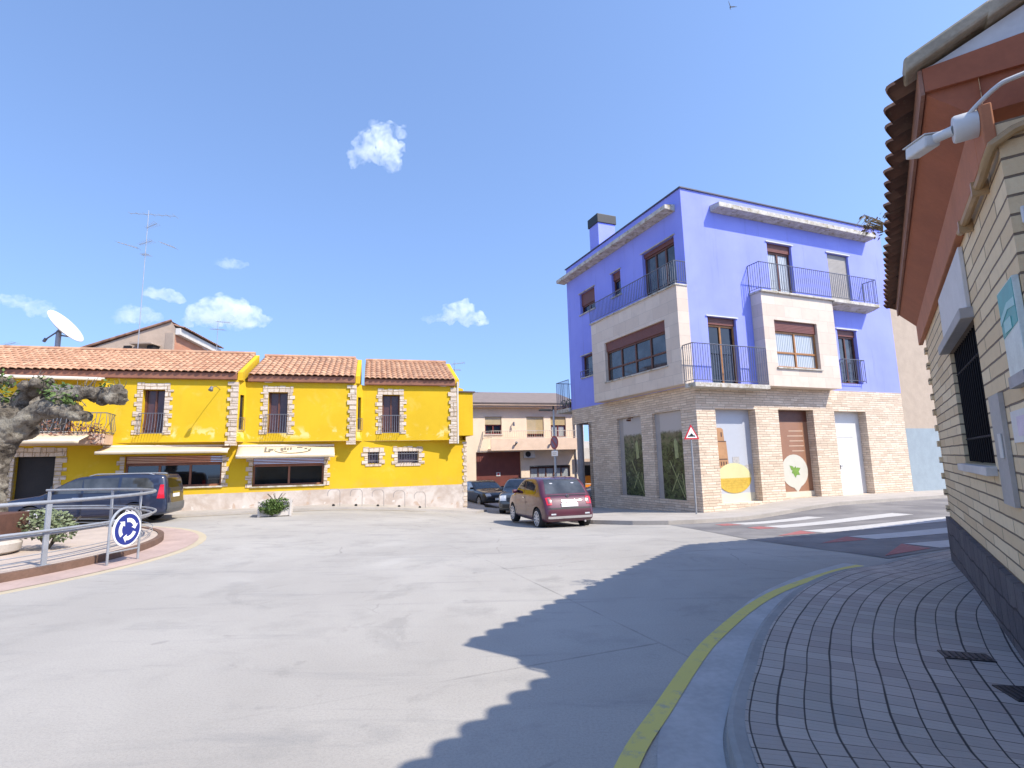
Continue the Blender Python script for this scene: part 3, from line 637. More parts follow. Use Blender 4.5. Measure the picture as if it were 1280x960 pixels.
for k, (a, b) in enumerate(((.85, 1.62), (.75, 1.62), (.85, 1.62), (.8, 1.62), (.95, 1.62))): m.prism([(x0+a, 2.58-k*.2), (x0+b, 2.58-k*.2), (x0+b, 2.62-k*.2), (x0+a, 2.62-k*.2)], F, .002, .006)
m.build('printed_lines', pm('print_pale', (.55, .38, .27), .5, .05), pb)
h = gf_r[2]; x0 = h[0]
m = MB(); m.box(x0+.003, h[1]-.003, D, D+.05, -.9, h[3]-.003); wd = m.build('white_door', WHITE, blue)
m = MB(); m.box(x0+.28, x0+1.35, D-.045, D-.001, -.1, 2.32); lf = m.build('door_leaf', pm('door_white', (.66, .65, .62), .45, .03), wd, bevel=.006)
m = MB(); m.box(x0+.36, x0+.40, D-.09, D-.046, 1.0, 1.18); m.box(x0+.36, x0+.5, D-.11, D-.09, 1.12, 1.15); m.build('door_handle', IRON, lf)
m = MB(); m.box(x0+.2, x0+1.43, D-.03, D-.002, 2.34, 2.40); m.box(x0+.2, x0+.26, D-.03, D-.002, -.1, 2.335); m.box(x0+1.37, x0+1.43, D-.03, D-.002, -.1, 2.335); m.build('door_frame', pm('door_frame_grey', (.62, .61, .60), .5, .04), wd)
for h in gf_l:
    m = MB(); m.face([FL(h[0]+.05, .13, h[2]), FL(h[1]-.32, .13, h[2]), FL(h[1]-.32, .13, h[3]-.02), FL(h[0]+.05, .13, h[3]-.02)])
    pp = m.build('picture_panel', PHOTO, blue, label='dim printed picture of twigs and tools in recess')
    m = MB(); m.box(.135, .29, h[0]+.002, h[1]-.002, h[2], h[3]-.002); m.build('panel_backing', pm('grey_backing', (.36, .33, .31), .8, .1), pp)
    m = MB(); y0 = h[0]; G_ = lambda a, b, d: (.128-d, y0+a, b)
    for p in (((.2, .1), (.24, .1), (1.0, 1.5), (.96, 1.5)), ((.9, .3), (.95, .3), (.5, 1.0), (.46, 1.0)), ((.42, 1.6), (.62, 1.55), (.66, 2.2), (.56, 2.35), (.46, 2.2)), ((.15, .2), (.19, .2), (.32, 1.0), (.29, 1.0))):
        m.prism([(a, b+h[2]) for a, b in p], G_, 0, .006+p[0][0]*.004)
    m.build('printed_tools', pm('print_straw', (.30, .32, .15), .5, .25, 9), pp)
m = MB(); m.tube([(-.01, 4.1, 3.38), (-.16, 4.1, 3.38), (-.16, 3.75, 3.38)], .02, 6); m.box(-.2, -.02, 4.08, 4.16, 3.26, 3.34); m.build('wall_bracket', BROWN, blue)
# pot plants on the rear balcony
for k, (y, lb) in enumerate(((DY+.5, 'small dark potted plant on the far balcony rail, closest to the blue wall'), (DY+1.1, 'small dark potted plant at the outer end of the far balcony'))):
    M4 = Matrix.Translation((BX, BY, 0)) @ Matrix.Rotation(BA, 4, 'Z'); p = M4 @ Vector((.15, y, 4.4))
    r = root('potted_plant', p, 0, lb, 'plant', 'potted plants on the far balcony')
    m = MB(); m.lathe([(.09, 0), (.13, .22), (.12, .22)], (0, 0, 0)); m.build('pot', SHUT, r)
    m = MB(); leaves(m, (0, 0, .36), .2, 60, .06, seed=k); m.build('foliage', LEAF, r)

# ------------------------------------------------------------------ beige neighbour on the right
nb = root('beige_house', (BX, BY, 0), BA, 'plain beige rendered house with blue grey dado behind brick corner', 'house')
m = MB(); m.box(WX+.01, 24, .06, 9, -1, 9.2); m.build('wall', NWALL, nb)
m = MB(); m.box(WX+.012, 24, .035, .058, -1, 2.7); m.build('dado', NBASE, nb)
m = MB(); m.box(WX+.012, 24.2, -.35, 9.2, 9.202, 9.35); m.build('roof', TILE2, nb)
# ================================================================== YELLOW RESTAURANT
YX, YY = -11.40, 20.79; YA = math.atan2(.35805, .93370)
yel = root('yellow_house', (YX, YY, 0), YA, 'bright yellow restaurant with sawtooth upper floor and terracotta roofs', 'house')
FG = lambda u, d, z: (u, d, z)
gh = [(-6.25, -5.1, -.2, 2.2), (-3.05, .12, 1.0, 2.17), (1.2, 3.85, .92, 2.04), (5.59, 6.06, 1.71, 2.19), (6.84, 7.74, 1.69, 2.2), (-6.2, -4.75, 3.0, 4.6)]
m = MB(); wall(m, FG, -14, 9.9, .68, 2.66, [h for h in gh if h[3] < 2.6], .28); wall(m, FG, -14, -3.44, 2.66, 5.05, [gh[5]], .3)
m.face([(9.9, 0, -.6), (9.9, 7, -.6), (9.9, 7, 4.8), (9.9, 0, 4.8)]); m.face([(-14, .01, 2.655), (9.9, .01, 2.655), (9.9, 1, 2.655), (-14, 1, 2.655)])
m.build('ground_floor_wall', YEL, yel)
m = MB(); wall(m, lambda u, d, z: (u, d-.012, z), -14, 9.912, -.7, .70, [gh[0]], .28); m.face([(9.912, -.012, -.7), (9.912, 6, -.7), (9.912, 6, .5), (9.912, -.012, .5)]); m.face([(-14, -.012, .7), (9.91, -.012, .7), (9.91, 0, .7), (-14, 0, .7)])
m.build('whitewashed_base', WHB, yel)
ca, sa = math.cos(R_(6.2)), math.sin(R_(6.2))
VOL = [(-3.44, 4.04, .84), (.84, 4.20, 5.34), (5.34, 4.01, 9.9)]
SL = .415
def quoin(mb, F, a, z0, z1, w0, w1, side=1, dep=.05, ret=0, seed=1):
    rnd = random.Random(seed); z = z0; k = 0
    while z < z1-.05:
        h = min(rnd.uniform(.13, .2), z1-z); w = (w0 if k % 2 else w1)*rnd.uniform(.92, 1.08)
        x0, x1 = (a, a+w*side) if side > 0 else (a-w, a)
        vs = [F(x, d, zz) for zz in (z+.008, z+h-.008) for d in (-dep, .0) for x in (x0, x1)]
        mb.add(vs, [(0, 2, 3, 1), (4, 5, 7, 6), (0, 1, 5, 4), (2, 6, 7, 3), (0, 4, 6, 2), (1, 3, 7, 5)]); z += h; k += 1
def lintel_stones(mb, F, a, b, z0, z1, dep=.03, seed=3):
    rnd = random.Random(seed); x = a
    while x < b-.04:
        w = min(rnd.uniform(.16, .26), b-x); zt = z1+rnd.uniform(-.03, .03)
        vs = [F(xx, d, zz) for zz in (z0, zt) for d in (-dep, 0.) for xx in (x+.006, x+w-.006)]
        mb.add(vs, [(0, 2, 3, 1), (4, 5, 7, 6), (0, 1, 5, 4), (2, 6, 7, 3), (0, 4, 6, 2), (1, 3, 7, 5)]); x += w
for i, (us, L, un) in enumerate(VOL):
    F = (lambda us: lambda s, d, z: (us+s*ca+d*sa, -s*sa+d*ca, z))(us)
    win = (.82, 1.56, 2.99, 4.65); Zt = 5.05
    m = MB(); wall(m, F, 0, L, 2.66, Zt, [win], .32)
    e = Vector(F(L, 0, 0)); q = Vector((un, 0, 0)) if i < 2 else Vector((9.9, .35, 0))
    FRt = (lambda e, q: lambda u, d, z: (e.x+(q.x-e.x)*u+d*-.6, e.y+(q.y-e.y)*u+d*.6, z))(e, q)
    rh = [(.34, .8, 3.15, 4.5)]
    wall(m, FRt, 0, 1, 2.66, Zt, rh if i < 2 else [], .12)
    # raking end wall of each roof, standing a little above the tiles of the next
    n_ = Vector((sa, ca)).normalized() if False else Vector((-(F(0, 0, 0)[0]-F(0, 1, 0)[0]), -(F(0, 0, 0)[1]-F(0, 1, 0)[1])))
    P = lambda s, d, z: F(s, d, z)
    x0, x1 = L-.02, L+.16
    poly = [(0, Zt), (0, 5.36), (3.0, 5.40+3.0*SL), (3.0, Zt)]
    m.add([P(s, a, b) for s in (x0, x1) for a, b in poly], [(0, 1, 2, 3), (7, 6, 5, 4), (0, 4, 5, 1), (1, 5, 6, 2), (2, 6, 7, 3), (3, 7, 4, 0)])
    m.face([F(0, 0, 2.658), F(L, 0, 2.658), (q.x, q.y, 2.658), (us, 0, 2.658)])
    m.build('upper_wall', YEL, yel)
    if i < 2:
        w = MB(); w.face([FRt(.34, .1, 3.15), FRt(.8, .1, 3.15), FRt(.8, .1, 4.5), FRt(.34, .1, 4.5)]); w.build('side_window_pane', DARK, yel)
        w = MB(); A, B = FRt(.25, -.06, 0), FRt(.9, -.06, 0)
        for z in (3.12, 3.6): w.tube([(A[0], A[1], z), (B[0], B[1], z)], .015, 5)
        for k in range(4): t = k/3; w.tube([(A[0]+(B[0]-A[0])*t, A[1]+(B[1]-A[1])*t, 3.12), (A[0]+(B[0]-A[0])*t, A[1]+(B[1]-A[1])*t, 3.6)], .01, 4)
        w.build('side_window_rail', IRON, yel)
    # window with stone surround and bowed rail
    m = MB(); quoin(m, F, win[0], 2.95, win[3], .17, .27, -1, .03, seed=i+5); quoin(m, F, win[1], 2.95, win[3], .17, .27, 1, .03, seed=i+9); lintel_stones(m, F, win[0]-.2, win[1]+.2, win[3]+.002, win[3]+.24, seed=i); m.build('window_surround', RUBBLE, yel)
    m = MB(); m.face([F(win[0], .30, win[2]), F(win[1], .30, win[2]), F(win[1], .30, win[3]), F(win[0], .30, win[3])]); dw = m.build('window_pane', pm('brown_plum_glass', (.075, .035, .035), .2, .2), yel)
    m = MB()
    for a, b in ((win[0], win[0]+.07), (win[1]-.07, win[1]), (win[0]+.34, win[0]+.4)): m.add([F(x, d, z) for z in (win[2], win[3]) for d in (.25, .295) for x in (a, b)], [(0, 2, 3, 1), (4, 5, 7, 6), (0, 1, 5, 4), (2, 6, 7, 3), (0, 4, 6, 2), (1, 3, 7, 5)])
    m.build('window_frame', BROWN, dw)
    m = MB(); n = 9
    bow = lambda t, z: F(win[0]-.05+(win[1]-win[0]+.1)*t, -(.10+.12*(1-(z-2.99)/.78)**2), z)
    for k in range(n+1): m.tube([bow(k/n, z) for z in (2.99, 3.12, 3.3, 3.5, 3.74)], .009, 4, False)
    for z in (2.99, 3.74): m.tube([F(win[0]-.05, 0, z), bow(0, z), bow(1, z), F(win[1]+.05, 0, z)], .014, 5)
    m.build('balcony_railing', IRON, yel)
    # corner stones, fascia and roof
    m = MB(); quoin(m, F, L+.03, 2.5, 5.0, .26, .36, -1, .055, seed=i+20)
    FR2 = (lambda F, L: lambda a, d, z: F(L+.0-d, a, z))(F, L)
    quoin(m, FR2, -.0, 2.5, 5.0, .12, .22, 1, .03, seed=i+20); m.build('corner_stones', RUBBLE, yel)
    s0 = -3.3 if i == 0 else .06
    sl = L-.03
    m = MB(); m.add([F(s, d, z) for z in (5.052, 5.30) for d in (-.16, .0) for s in (s0 if i else -9, sl)], [(0, 2, 3, 1), (4, 5, 7, 6), (0, 1, 5, 4), (2, 6, 7, 3), (0, 4, 6, 2), (1, 3, 7, 5)]); m.build('fascia', FASC, yel, bevel=.02)
    m = MB(); v1 = 3.55; cs, sn = math.cos(math.atan(SL)), math.sin(math.atan(SL))
    tiles(m, (lambda F: lambda u, v, h: F(u, -.20+v*cs-h*sn, 5.31+v*sn+h*cs))(F), s0 if i else -9, sl, 0, v1, .235, .40, .065)
    m.face([F(s0 if i else -9, -.16, 5.29), F(sl, -.16, 5.29), F(sl, -.2+v1*cs, 5.28+v1*sn), F(s0 if i else -9, -.2+v1*cs, 5.28+v1*sn)])
    m.face([F(s0 if i else -9, -.2+v1*cs, 5.3+v1*sn), F(sl, -.2+v1*cs, 5.3+v1*sn), F(sl, 6.6, 5.3), F(s0 if i else -9, 6.6, 5.3)])
    rz = 5.36+v1*sn; k = s0 if i else -9
    rf = m.build('roof', TILE, yel)
    m = MB()
    while k < sl-.2:
        e2 = min(k+.42, sl); A, B = Vector(F(k, -.2+v1*cs, rz)), Vector(F(e2, -.2+v1*cs, rz+.015)); m.tube([A, B], [.10, .085], 8); k += .40
    m.build('ridge_tiles', TILE, rf, True)
# small box volume at the far corner and the corner stones of the ground floor
m = MB(); m.box(9.37, 10.16, -.3, 2.6, 2.86, 4.80); yb = m.build('side_box', YEL, yel)
m = MB(); m.box(9.33, 10.26, -.37, 2.7, 4.802, 4.86); m.build('side_box_roof', pm('dark_flashing', (.10, .07, .05), .7, .2), yb)
m = MB(); quoin(m, FG, 9.93, -.3, 2.6, .14, .2, -1, .03, seed=77); m.build('corner_stones', RUBBLE, yel)
m = MB(); m.tube([(9.40, -.50, 2.5), (9.40, -.50, 5.25)], .04, 8); m.build('drainpipe', OFFW, yel, True)
# restaurant windows
def rwin(h, cols, seed):
    a, b, c, e = h; f = window(yel, FG, h, .2, cols, None, .30, FASC, DGLASS, .07, smat=pm('terracotta_blind', (.28, .11, .07), .6, .12), sill=OLDC)
    m = MB(); quoin(m, FG, a, c-.05, e, .14, .24, -1, .03, seed=seed); m.build('window_jamb_stones', RUBBLE, yel)
    m = MB(); quoin(m, FG, b, c-.05, e, .14, .24, 1, .03, seed=seed+1); m.build('window_jamb_stones', RUBBLE, yel)
rwin(gh[1], 3, 31); rwin(gh[2], 2, 41)
for k, h in enumerate(gh[3:5]):
    m = MB(); m.face([FG(h[0], .2, h[2]), FG(h[1], .2, h[2]), FG(h[1], .2, h[3]), FG(h[0], .2, h[3])]); p = m.build('window_pane', pm('small_pane', (.10, .085, .12), .15, .3, 8), yel)
    m = MB(); n = 4 if k == 0 else 8
    for j in range(n): x = h[0]+(j+.5)*(h[1]-h[0])/n; m.tube([(x, -.03, h[2]-.02), (x, -.03, h[3]+.02)], .011, 5)
    for z in (h[2]+.1, h[3]-.1): m.tube([(h[0], -.03, z), (h[1], -.03, z)], .009, 5)
    m.build('window_bars', IRON, p)
    m = MB(); quoin(m, FG, h[0], h[2]-.04, h[3], .14, .25, -1, .03, seed=50+k); quoin(m, FG, h[1], h[2]-.04, h[3], .14, .25, 1, .03, seed=54+k); lintel_stones(m, FG, h[0]-.2, h[1]+.2, h[3]+.002, h[3]+.2, seed=k); lintel_stones(m, FG, h[0]-.1, h[1]+.1, h[2]-.12, h[2]-.002, seed=k+4); m.build('window_surround', RUBBLE, yel)
h = gh[0]; m = MB(); m.box(h[0], h[1], .26, .3, -.4, h[3]); dr = m.build('door', DARK, yel)
m = MB(); m.box(h[1]-.14, h[1]-.10, .2, .26, .95, 1.15); m.build('door_handle', IRON, dr)
m = MB(); quoin(m, FG, h[0], .02, h[3], .2, .34, -1, .03, seed=61); quoin(m, FG, h[1], .02, h[3], .2, .34, 1, .03, seed=62); lintel_stones(m, FG, h[0]-.3, h[1]+.3, h[3]+.002, h[3]+.32, seed=9); m.build('door_surround', RUBBLE, yel)
# awnings
def awning(x0, x1, zt, zf, out, val, lb=None, inset=0., y0=-.02):
    m = MB(); n = 14; vs = []
    for k in range(n+1):
        t = k/n; x = x0+(x1-x0)*t; s = .035*math.sin(t*math.pi*5)*.5+.03*math.sin(math.pi*t)
        vs += [(x, y0, zt), (x, y0-out*.5, zt-(zt-zf)*.5-s), (x, y0-out, zf), (x, y0-out-.01, zf-val)]
    m.add(vs, [(k*4+j, k*4+j+1, k*4+j+5, k*4+j+4) for k in range(n) for j in range(3)])
    a = m.build('awning', AWN, yel, True, label=lb, solid=.008)
    m = MB(); m.tube([(x0, y0-out+.02, zf+.0), (x1, y0-out+.02, zf)], .03, 6); m.tube([(x0, y0-.05, zt), (x1, y0-.05, zt)], .045, 6)
    for x in (x0+.3, x1-.3): m.tube([(x, y0, zt-.15), (x+.02, y0-out*.5, (zt+zf)/2-.12), (x, y0-out+.03, zf-.02)], .018, 5)
    m.build('awning_frame', OFFW, a); return a
a2 = awning(.66, 4.22, 2.50, 2.10, .72, .10, 'cream awning with dark lettering above the two-pane window')
awning(-3.72, .40, 2.52, 2.30, .86, .08)
awning(-7.2, -3.85, 5.02, 4.95, .42, .06)
awning(-6.1, -3.85, 3.0, 2.66, 1.35, .09, y0=-.6)
# faded logo on the awning: a dark oval outline, marks and strokes (illegible in the photo)
S = lambda t, w, hh=.006: (.66+3.56*t, -.02-.72*w-.25*hh, 2.50-.40*w+hh*.9-.03*math.sin(math.pi*t)*(1-abs(2*w-1))-.0175*math.sin(t*math.pi*5)*(1-abs(2*w-1))+.004)
m = MB(); inkq = lambda t0, t1, w0, w1: m.face([S(t0, w0, .02), S(t1, w0, .02), S(t1, w1, .02), S(t0, w1, .02)])
pts = [(.56+.19*math.cos(R_(a)), .42+.34*math.sin(R_(a))) for a in range(-20, 201, 10)]
for (a, b), (c, d) in zip(pts, pts[1:]): m.face([S(a, b, .02), S(c, d, .02), S(c, d+.07, .02), S(a, b+.07, .02)])
for t0, t1, w0, w1 in ((.27, .29, .2, .7), (.29, .33, .62, .70), (.31, .335, .35, .6), (.335, .36, .35, .5), (.43, .46, .25, .45), (.465, .49, .2, .38), (.50, .515, .22, .42), (.53, .545, .2, .4), (.60, .66, .2, .26), (.68, .71, .3, .42), (.72, .74, .45, .6), (.44, .5, .5, .56)): inkq(t0, t1, w0, w1)
m.build('awning_logo', pm('awning_ink', (.16, .14, .11), .8, .2), a2)
# balcony on the left: slab, flared iron railing, dry creeper
m = MB(); m.box(-6.7, -3.46, -.95, -.004, 2.58, 2.95); m.build('balcony_slab', pm('beige_slab', (.52, .37, .28), .8, .12), yel, bevel=.02)
m = MB(); n = 26; T = lambda t, o, z: (-6.65+3.15*t+(.05 if t > .98 else 0), -.9-o, z)
for k in range(n+1):
    t = k/n; j = .03*math.sin(k*2.1); m.tube([T(t, .02, 2.95), T(t+j*.3, .13, 3.08), T(t-j*.3, .10, 3.3), T(t, .0, 3.68)], .012, 4, False)
for z, o in ((3.0, .05), (3.68, 0)): m.tube([(-6.65, 0, z), T(0, o, z), T(1, o, z), (-3.45, 0, z)], .018, 5)
for k in range(1, 5): y = -.9*k/5; m.tube([(-3.45, y, 2.95), (-3.36, y, 3.1), (-3.45, y, 3.68)], .012, 4, False)
m.build('balcony_railing', IRON, yel)
h = gh[5]; m = MB(); m.face([FG(h[0], .28, h[2]), FG(h[1], .28, h[2]), FG(h[1], .28, h[3]), FG(h[0], .28, h[3])]); bd = m.build('balcony_door', DARK, yel)
m = MB(); m.box(h[0]-.1, h[1]+.2, -.14, -.003, 4.5, 4.74); m.build('shutter_box', pm('pale_box', (.60, .52, .42), .7, .08), bd)
# wall lamp rod that throws the long shadow
m = MB(); F = (lambda us: lambda s, d, z: (us+s*ca+d*sa, -s*sa+d*ca, z))(-3.44)
m.tube([F(3.42, 0, 4.68), F(3.42, -.55, 4.72), F(3.38, -.95, 4.62)], .012, 5); m.tube([F(3.38, -.95, 4.64), F(3.36, -1.02, 4.5)], [.05, .085], 8); m.build('wall_lamp', IRON, yel)
M4y = Matrix.Translation((YX, YY, 0)) @ Matrix.Rotation(YA, 4, 'Z')
r = root('creeper', M4y @ Vector((-4.4, -.9, 2.95)), YA, 'dry reddish creeper hanging on the flared balcony railing', 'plant')
m = MB(); rnd = random.Random(4)
for k in range(16):
    x = rnd.uniform(-1.6, .9); m.tube([(x, .02, -.02), (x+rnd.uniform(-.15, .15), -.12, .25), (x+rnd.uniform(-.3, .3), -.14, rnd.uniform(.3, .6))], .01, 4, False)
m.build('stem', BARK, r)
m = MB(); leaves(m, (-.5, -.12, .18), 1., 260, .06, seed=2, squash=(1.35, .2, .25)); leaves(m, (.75, -.1, -.05), .4, 110, .06, seed=5, squash=(.7, .5, 1)); m.build('foliage', pm('red_dry_leaf', (.20, .085, .05), .8, .4, 9), r)

# ------------------------------------------------------------------ gabled house behind it
gr = root('gabled_house', (-20.67, 32., 0), 0, 'tan gabled house with orange brick side rising behind the yellow roof', 'house')
A, B, B2 = (-4.6, -1.2), (0, 0), (-.85, 6.2)
m = MB(); m.face([(A[0], A[1], 0), (0, 0, 0), (0, 0, 10.3), (-.25, -.03, 10.72), (A[0], A[1], 8.75)]); m.face([(A[0], A[1], 0), (A[0]-.85, A[1]+6.2, 0), (A[0]-.85, A[1]+6.2, 8.7), (A[0], A[1], 8.75)])
m.build('gable_wall', TAN, gr)
m = MB(); m.face([(0, 0, 0), (B2[0], B2[1], 0), (B2[0], B2[1], 9.9), (0, 0, 9.9)]); m.build('brick_wall', ORANGEBRICK, gr)
m = MB(); m.add([(x, y, z) for z in (9.9, 10.3) for x, y in ((.02, -.02), (.30, .0), (B2[0]+.3, B2[1]), (B2[0]+.02, B2[1]))], [(0, 1, 2, 3), (4, 5, 6, 7), (0, 1, 5, 4), (1, 2, 6, 5), (2, 3, 7, 6), (3, 0, 4, 7)]); m.build('cornice', OFFW, gr)
m = MB(); dv = Vector((B2[0], B2[1], 0)).normalized(); nr = Vector((dv.y, -dv.x, 0))
tiles(m, lambda u, v, h: tuple(dv*u+nr*(.45-v*.93)+Vector((0, 0, 10.32+v*.28+h))), 0, 6.2, 0, .9, .26, .45, .09)
m.face([(-.25, -.1, 10.75), (A[0]-.2, A[1]-.15, 8.78), (A[0]-1, A[1]+6.2, 8.78), (-1.1, 6.2, 10.75)]); m.build('roof', TILE2, gr)
m = MB(); m.tube([(-.2, -.12, 10.78), (A[0]-.25, A[1]-.17, 8.8)], .07, 6); m.build('verge', TILE2, gr)
m = MB(); m.box(-.5, -.02, -.13, .0, 6, 10.0); m.build('pilaster', TAN, gr)
m = MB()
for x, z in ((-2.35, 9.0), (-.95, 8.98)): m.box(x-.22, x+.16, -.75, -.2, z-.3, z+.1)
m.build('vent_opening', DARK, gr)
m = MB(); m.box(-2.0, -.7, -1.1, -.2, 9.12, 9.2); m.build('vent_hood', TAN, gr)
# aerials and dish
def aerial(loc, H, bars, lb, thick=.022):
    r = root('tv_aerial', loc, 0, lb, 'aerial', 'television aerials on the rooftops')
    m = MB(); m.tube([(0, 0, 0), (0, 0, H)], [thick, thick*.7], 6); m.build('mast', STEEL, r)
    for z, x0, x1, dx, dz in bars:
        m = MB(); m.tube([(x0, 0, z-dz), (x1, dx, z+dz)], .015, 5)
        n = 7
        for k in range(n): t = k/(n-1); x = x0+(x1-x0)*t; w = .16+.12*t; m.tube([(x, dx*t-w, z-dz+2*dz*t), (x, dx*t+w, z-dz+2*dz*t)], .008, 4, False)
        m.build('antenna_bar', STEEL, r)
    return r
aerial((-19.33, 27., 6.4), 9.1, [(8.95, -1.0, 1.2, .4, -.02), (8.25, -.05, .42, .1, .14), (7.3, -.35, .25, .1, .12), (7.25, -1.55, -.7, .4, -.1), (7.2, .75, 1.3, .4, -.08), (6.6, -.2, .2, 0, .0)], 'tall thin aerial mast standing above the long terracotta roof')
aerial((-18.85, 33.4, 8.8), 2.3, [(2.22, -.1, .75, .1, -.04), (1.75, -.5, .4, .1, -.03)], 'short leaning roof aerial beside the orange brick gable')
aerial((-3.0, 27.6, 4.4), 2.6, [(2.45, -.15, .5, .2, .05), (2.1, -.1, .3, .1, 0)], 'thin aerial behind the small yellow corner box', .012)
aerial((-26.2, 27., 6.6), 1.8, [(1.7, -.4, .4, .1, .1)], 'pale aerial tip at the left end of the long roof', .014)
r = root('satellite_dish', (-21.77, 25., 6.2), 0, 'big white satellite dish on grey post above the long roof', 'dish')
m = MB(); m.tube([(0, 0, 0), (0, 0, 2.2)], .11, 10); m.build('mount_post', STEEL, r, True)
nrm = Vector((.78, .09, .617)).normalized(); u = Vector((.64, -.74, -.21)).cross(nrm).normalized(); w = nrm.cross(u); c = Vector((.30, -.1, 2.34))
vs = []; n = 28; rings = 6
for k in range(rings+1):
    q = k/rings
    for j in range(n): a = 2*math.pi*j/n; vs.append(c+(u*math.cos(a)+w*math.sin(a))*(.94*q)+nrm*(.24*q*q-.12))
m = MB(); m.add(vs, [(k*n+j, k*n+(j+1) % n, (k+1)*n+(j+1) % n, (k+1)*n+j) for k in range(rings) for j in range(n)]); m.build('reflector', WHITE, r, True, solid=.03)
m = MB(); m.tube([(0, 0, 2.15), tuple(c-nrm*.15)], .10, 8); m.tube([(-.05, 0, 2.0), tuple(c-nrm*.1-u*.5)], .035, 6); m.tube([tuple(c-nrm*.12), (-.55, -.1, 1.75)], .035, 6); m.tube([(-.5, -.1, 1.82), (-.6, -.1, 1.66)], .07, 8); m.build('bracket', IRON, r)
m = MB()
for k in range(6): p = c+u*(-.25+.13*k)+w*(.08)+nrm*(-.11+.24*((-.25+.13*k)**2)/1.16+.018); m.face([p, p+u*.08, p+u*.08+w*.05, p+w*.05])
m.build('dish_marks', pm('ochre_print', (.45, .35, .08), .5, .1), r)

# ================================================================== BEIGE HOUSE IN THE ALLEY
HX, HY = .39, 37.; HA = math.atan2(.27489, .96147)
bh = root('cream_house', (HX, HY, -1.2), HA, 'cream two storey house with long balcony and dark red garage', 'house')
Z = 1.2
bhh = [(-3.04, .1, -.6, 2.35+Z), (.72, 3.7, .15+Z, 1.36+Z), (-2.39, -1.22, 3.55+Z, 4.76+Z), (.58, 1.84, 3.3+Z, 4.76+Z), (2.36, 3.5, 3.3+Z, 4.76+Z)]
m = MB(); wall(m, FG, -5, 4.25, -.6, 5.35+Z, bhh, .25); m.face([(-5, 0, -.6), (-5, 9, -.6), (-5, 9, 6.5), (-5, 0, 6.5)]); m.face([(4.25, 0, -.6), (4.25, 9, -.6), (4.25, 9, 6.5), (4.25, 0, 6.5)]); m.build('wall', CREAM, bh)
m = MB(); m.box(-5.2, 4.4, -.45, 0, 5.351+Z, 5.6+Z); m.box(-5.2, 4.4, -.55, -.451, 5.47+Z, 5.62+Z); m.build('eaves', CREAM2, bh, bevel=.02)
m = MB(); m.face([(-5.3, -.6, 5.63+Z), (4.5, -.6, 5.63+Z), (4.5, 4.4, 7.0+Z), (-5.3, 4.4, 7.0+Z)]); m.face([(-5.3, 4.4, 7.0+Z), (4.5, 4.4, 7.0+Z), (4.5, 9, 5.6+Z), (-5.3, 9, 5.6+Z)]); m.build('roof', GREYDECK, bh, solid=.08)
m = MB(); m.box(-2.2, 4.2, -.9, -.003, 2.42+Z, 2.55+Z); m.box(-2.2, 4.2, -.9, -.8, 2.551+Z, 3.2+Z); m.build('balcony', pm('peach_balcony', (.78, .58, .43), .8, .08), bh)
railing('balcony_railing', [(4.2, -.85), (-2.15, -.85), (-2.55, -.02)], 3.2+Z, 3.72+Z, bh, .16, pm('pale_rail', (.55, .48, .40), .5, .1))
h = bhh[0]; m = MB(); m.box(h[0]+.002, h[1]-.002, .18, .24, -.6, h[3]-.002); gd = m.build('garage_door', MAROONDOOR, bh)
m = MB(); m.box(-1.62, -1.34, .15, .178, .72+Z, .98+Z); g1 = m.build('door_notice', WHITE, gd)
m = MB(); m.lathe([(.075, .138), (.075, .146)], (-1.48, 0, .86+Z), 'y', 14); m.build('notice_mark', SIGNR, g1)
for k, (h, cols, sh) in enumerate(((bhh[2], 2, .55), (bhh[3], 2, 1.20), (bhh[4], 2, .60))): window(bh, FG, h, .16, cols, None, sh, pm('red_frame', (.16, .03, .025), .5, .1), CURT if k == 2 else DGLASS, .08, BEIGESH, sill=OFFW, head=OFFW)
window(bh, FG, bhh[1], .16, 5, None, .12, BROWN, CURT, .07, DARK)
m = MB(); m.box(.22, 1.02, -.36, -.004, 1.9+Z, 2.40+Z); ac = m.build('air_conditioner', OFFW, bh, bevel=.02)
m = MB(); m.lathe([(.19, -.362), (.19, -.372), (.05, -.374)], (.52, 0, 2.15+Z), 'y', 18); m.build('fan_grille', BLACK, ac)
for x in (-.55, 1.95):
    m = MB(); m.tube([(x, -.92, 2.75+Z), (x+.06, -1.1, 2.95+Z)], [.04, .09], 8); m.build('wall_lamp', IRON, bh)
m = MB(); m.tube([(-.4, -.02, 4.3+Z), (-.4, -.2, 4.35+Z), (-.4, -.2, 4.1+Z)], [.03, .05, .08], 8); m.build('wall_lamp', IRON, bh)
m = MB(); m.tube([(4.12, -.06, -.5), (4.12, -.06, 5.3+Z)], .045, 6); m.build('drainpipe', IRON, bh)
wh = root('white_house', (HX, HY, -1.2), HA, 'white house strip with orange door seen behind the portico column', 'house')
m = MB(); wall(m, lambda u, d, z: (u, d+.1, z), 4.3, 11, -.6, 6.5, [(4.55, 6.4, -.2, 2.5), (4.9, 5.9, 4.2, 5.4)], .5); m.build('wall', WHITE, wh)
m = MB(); m.box(4.35, 11, -.55, .098, 2.75, 2.95); m.build('balcony', CREAM2, wh)
m = MB(); m.box(4.35, 11, -.55, -.5, 2.951, 3.7); m.build('balcony_front', OFFW, wh)
m = MB(); m.box(4.3, 11.3, -.3, 6, 6.501, 6.7); m.build('roof', TILE2, wh)
m = MB(); m.box(4.552, 6.398, .52, .59, -.5, 2.498); dd = m.build('door_recess', DARK, wh)
m = MB(); m.box(4.6, 5.62, .46, .515, -.5, 1.75); od = m.build('door', ORANGE, dd)
m = MB()
for z in (.75, 1.15): m.box(4.85, 5.4, .44, .458, z, z+.05)
m.build('door_bars', WHITE, od)
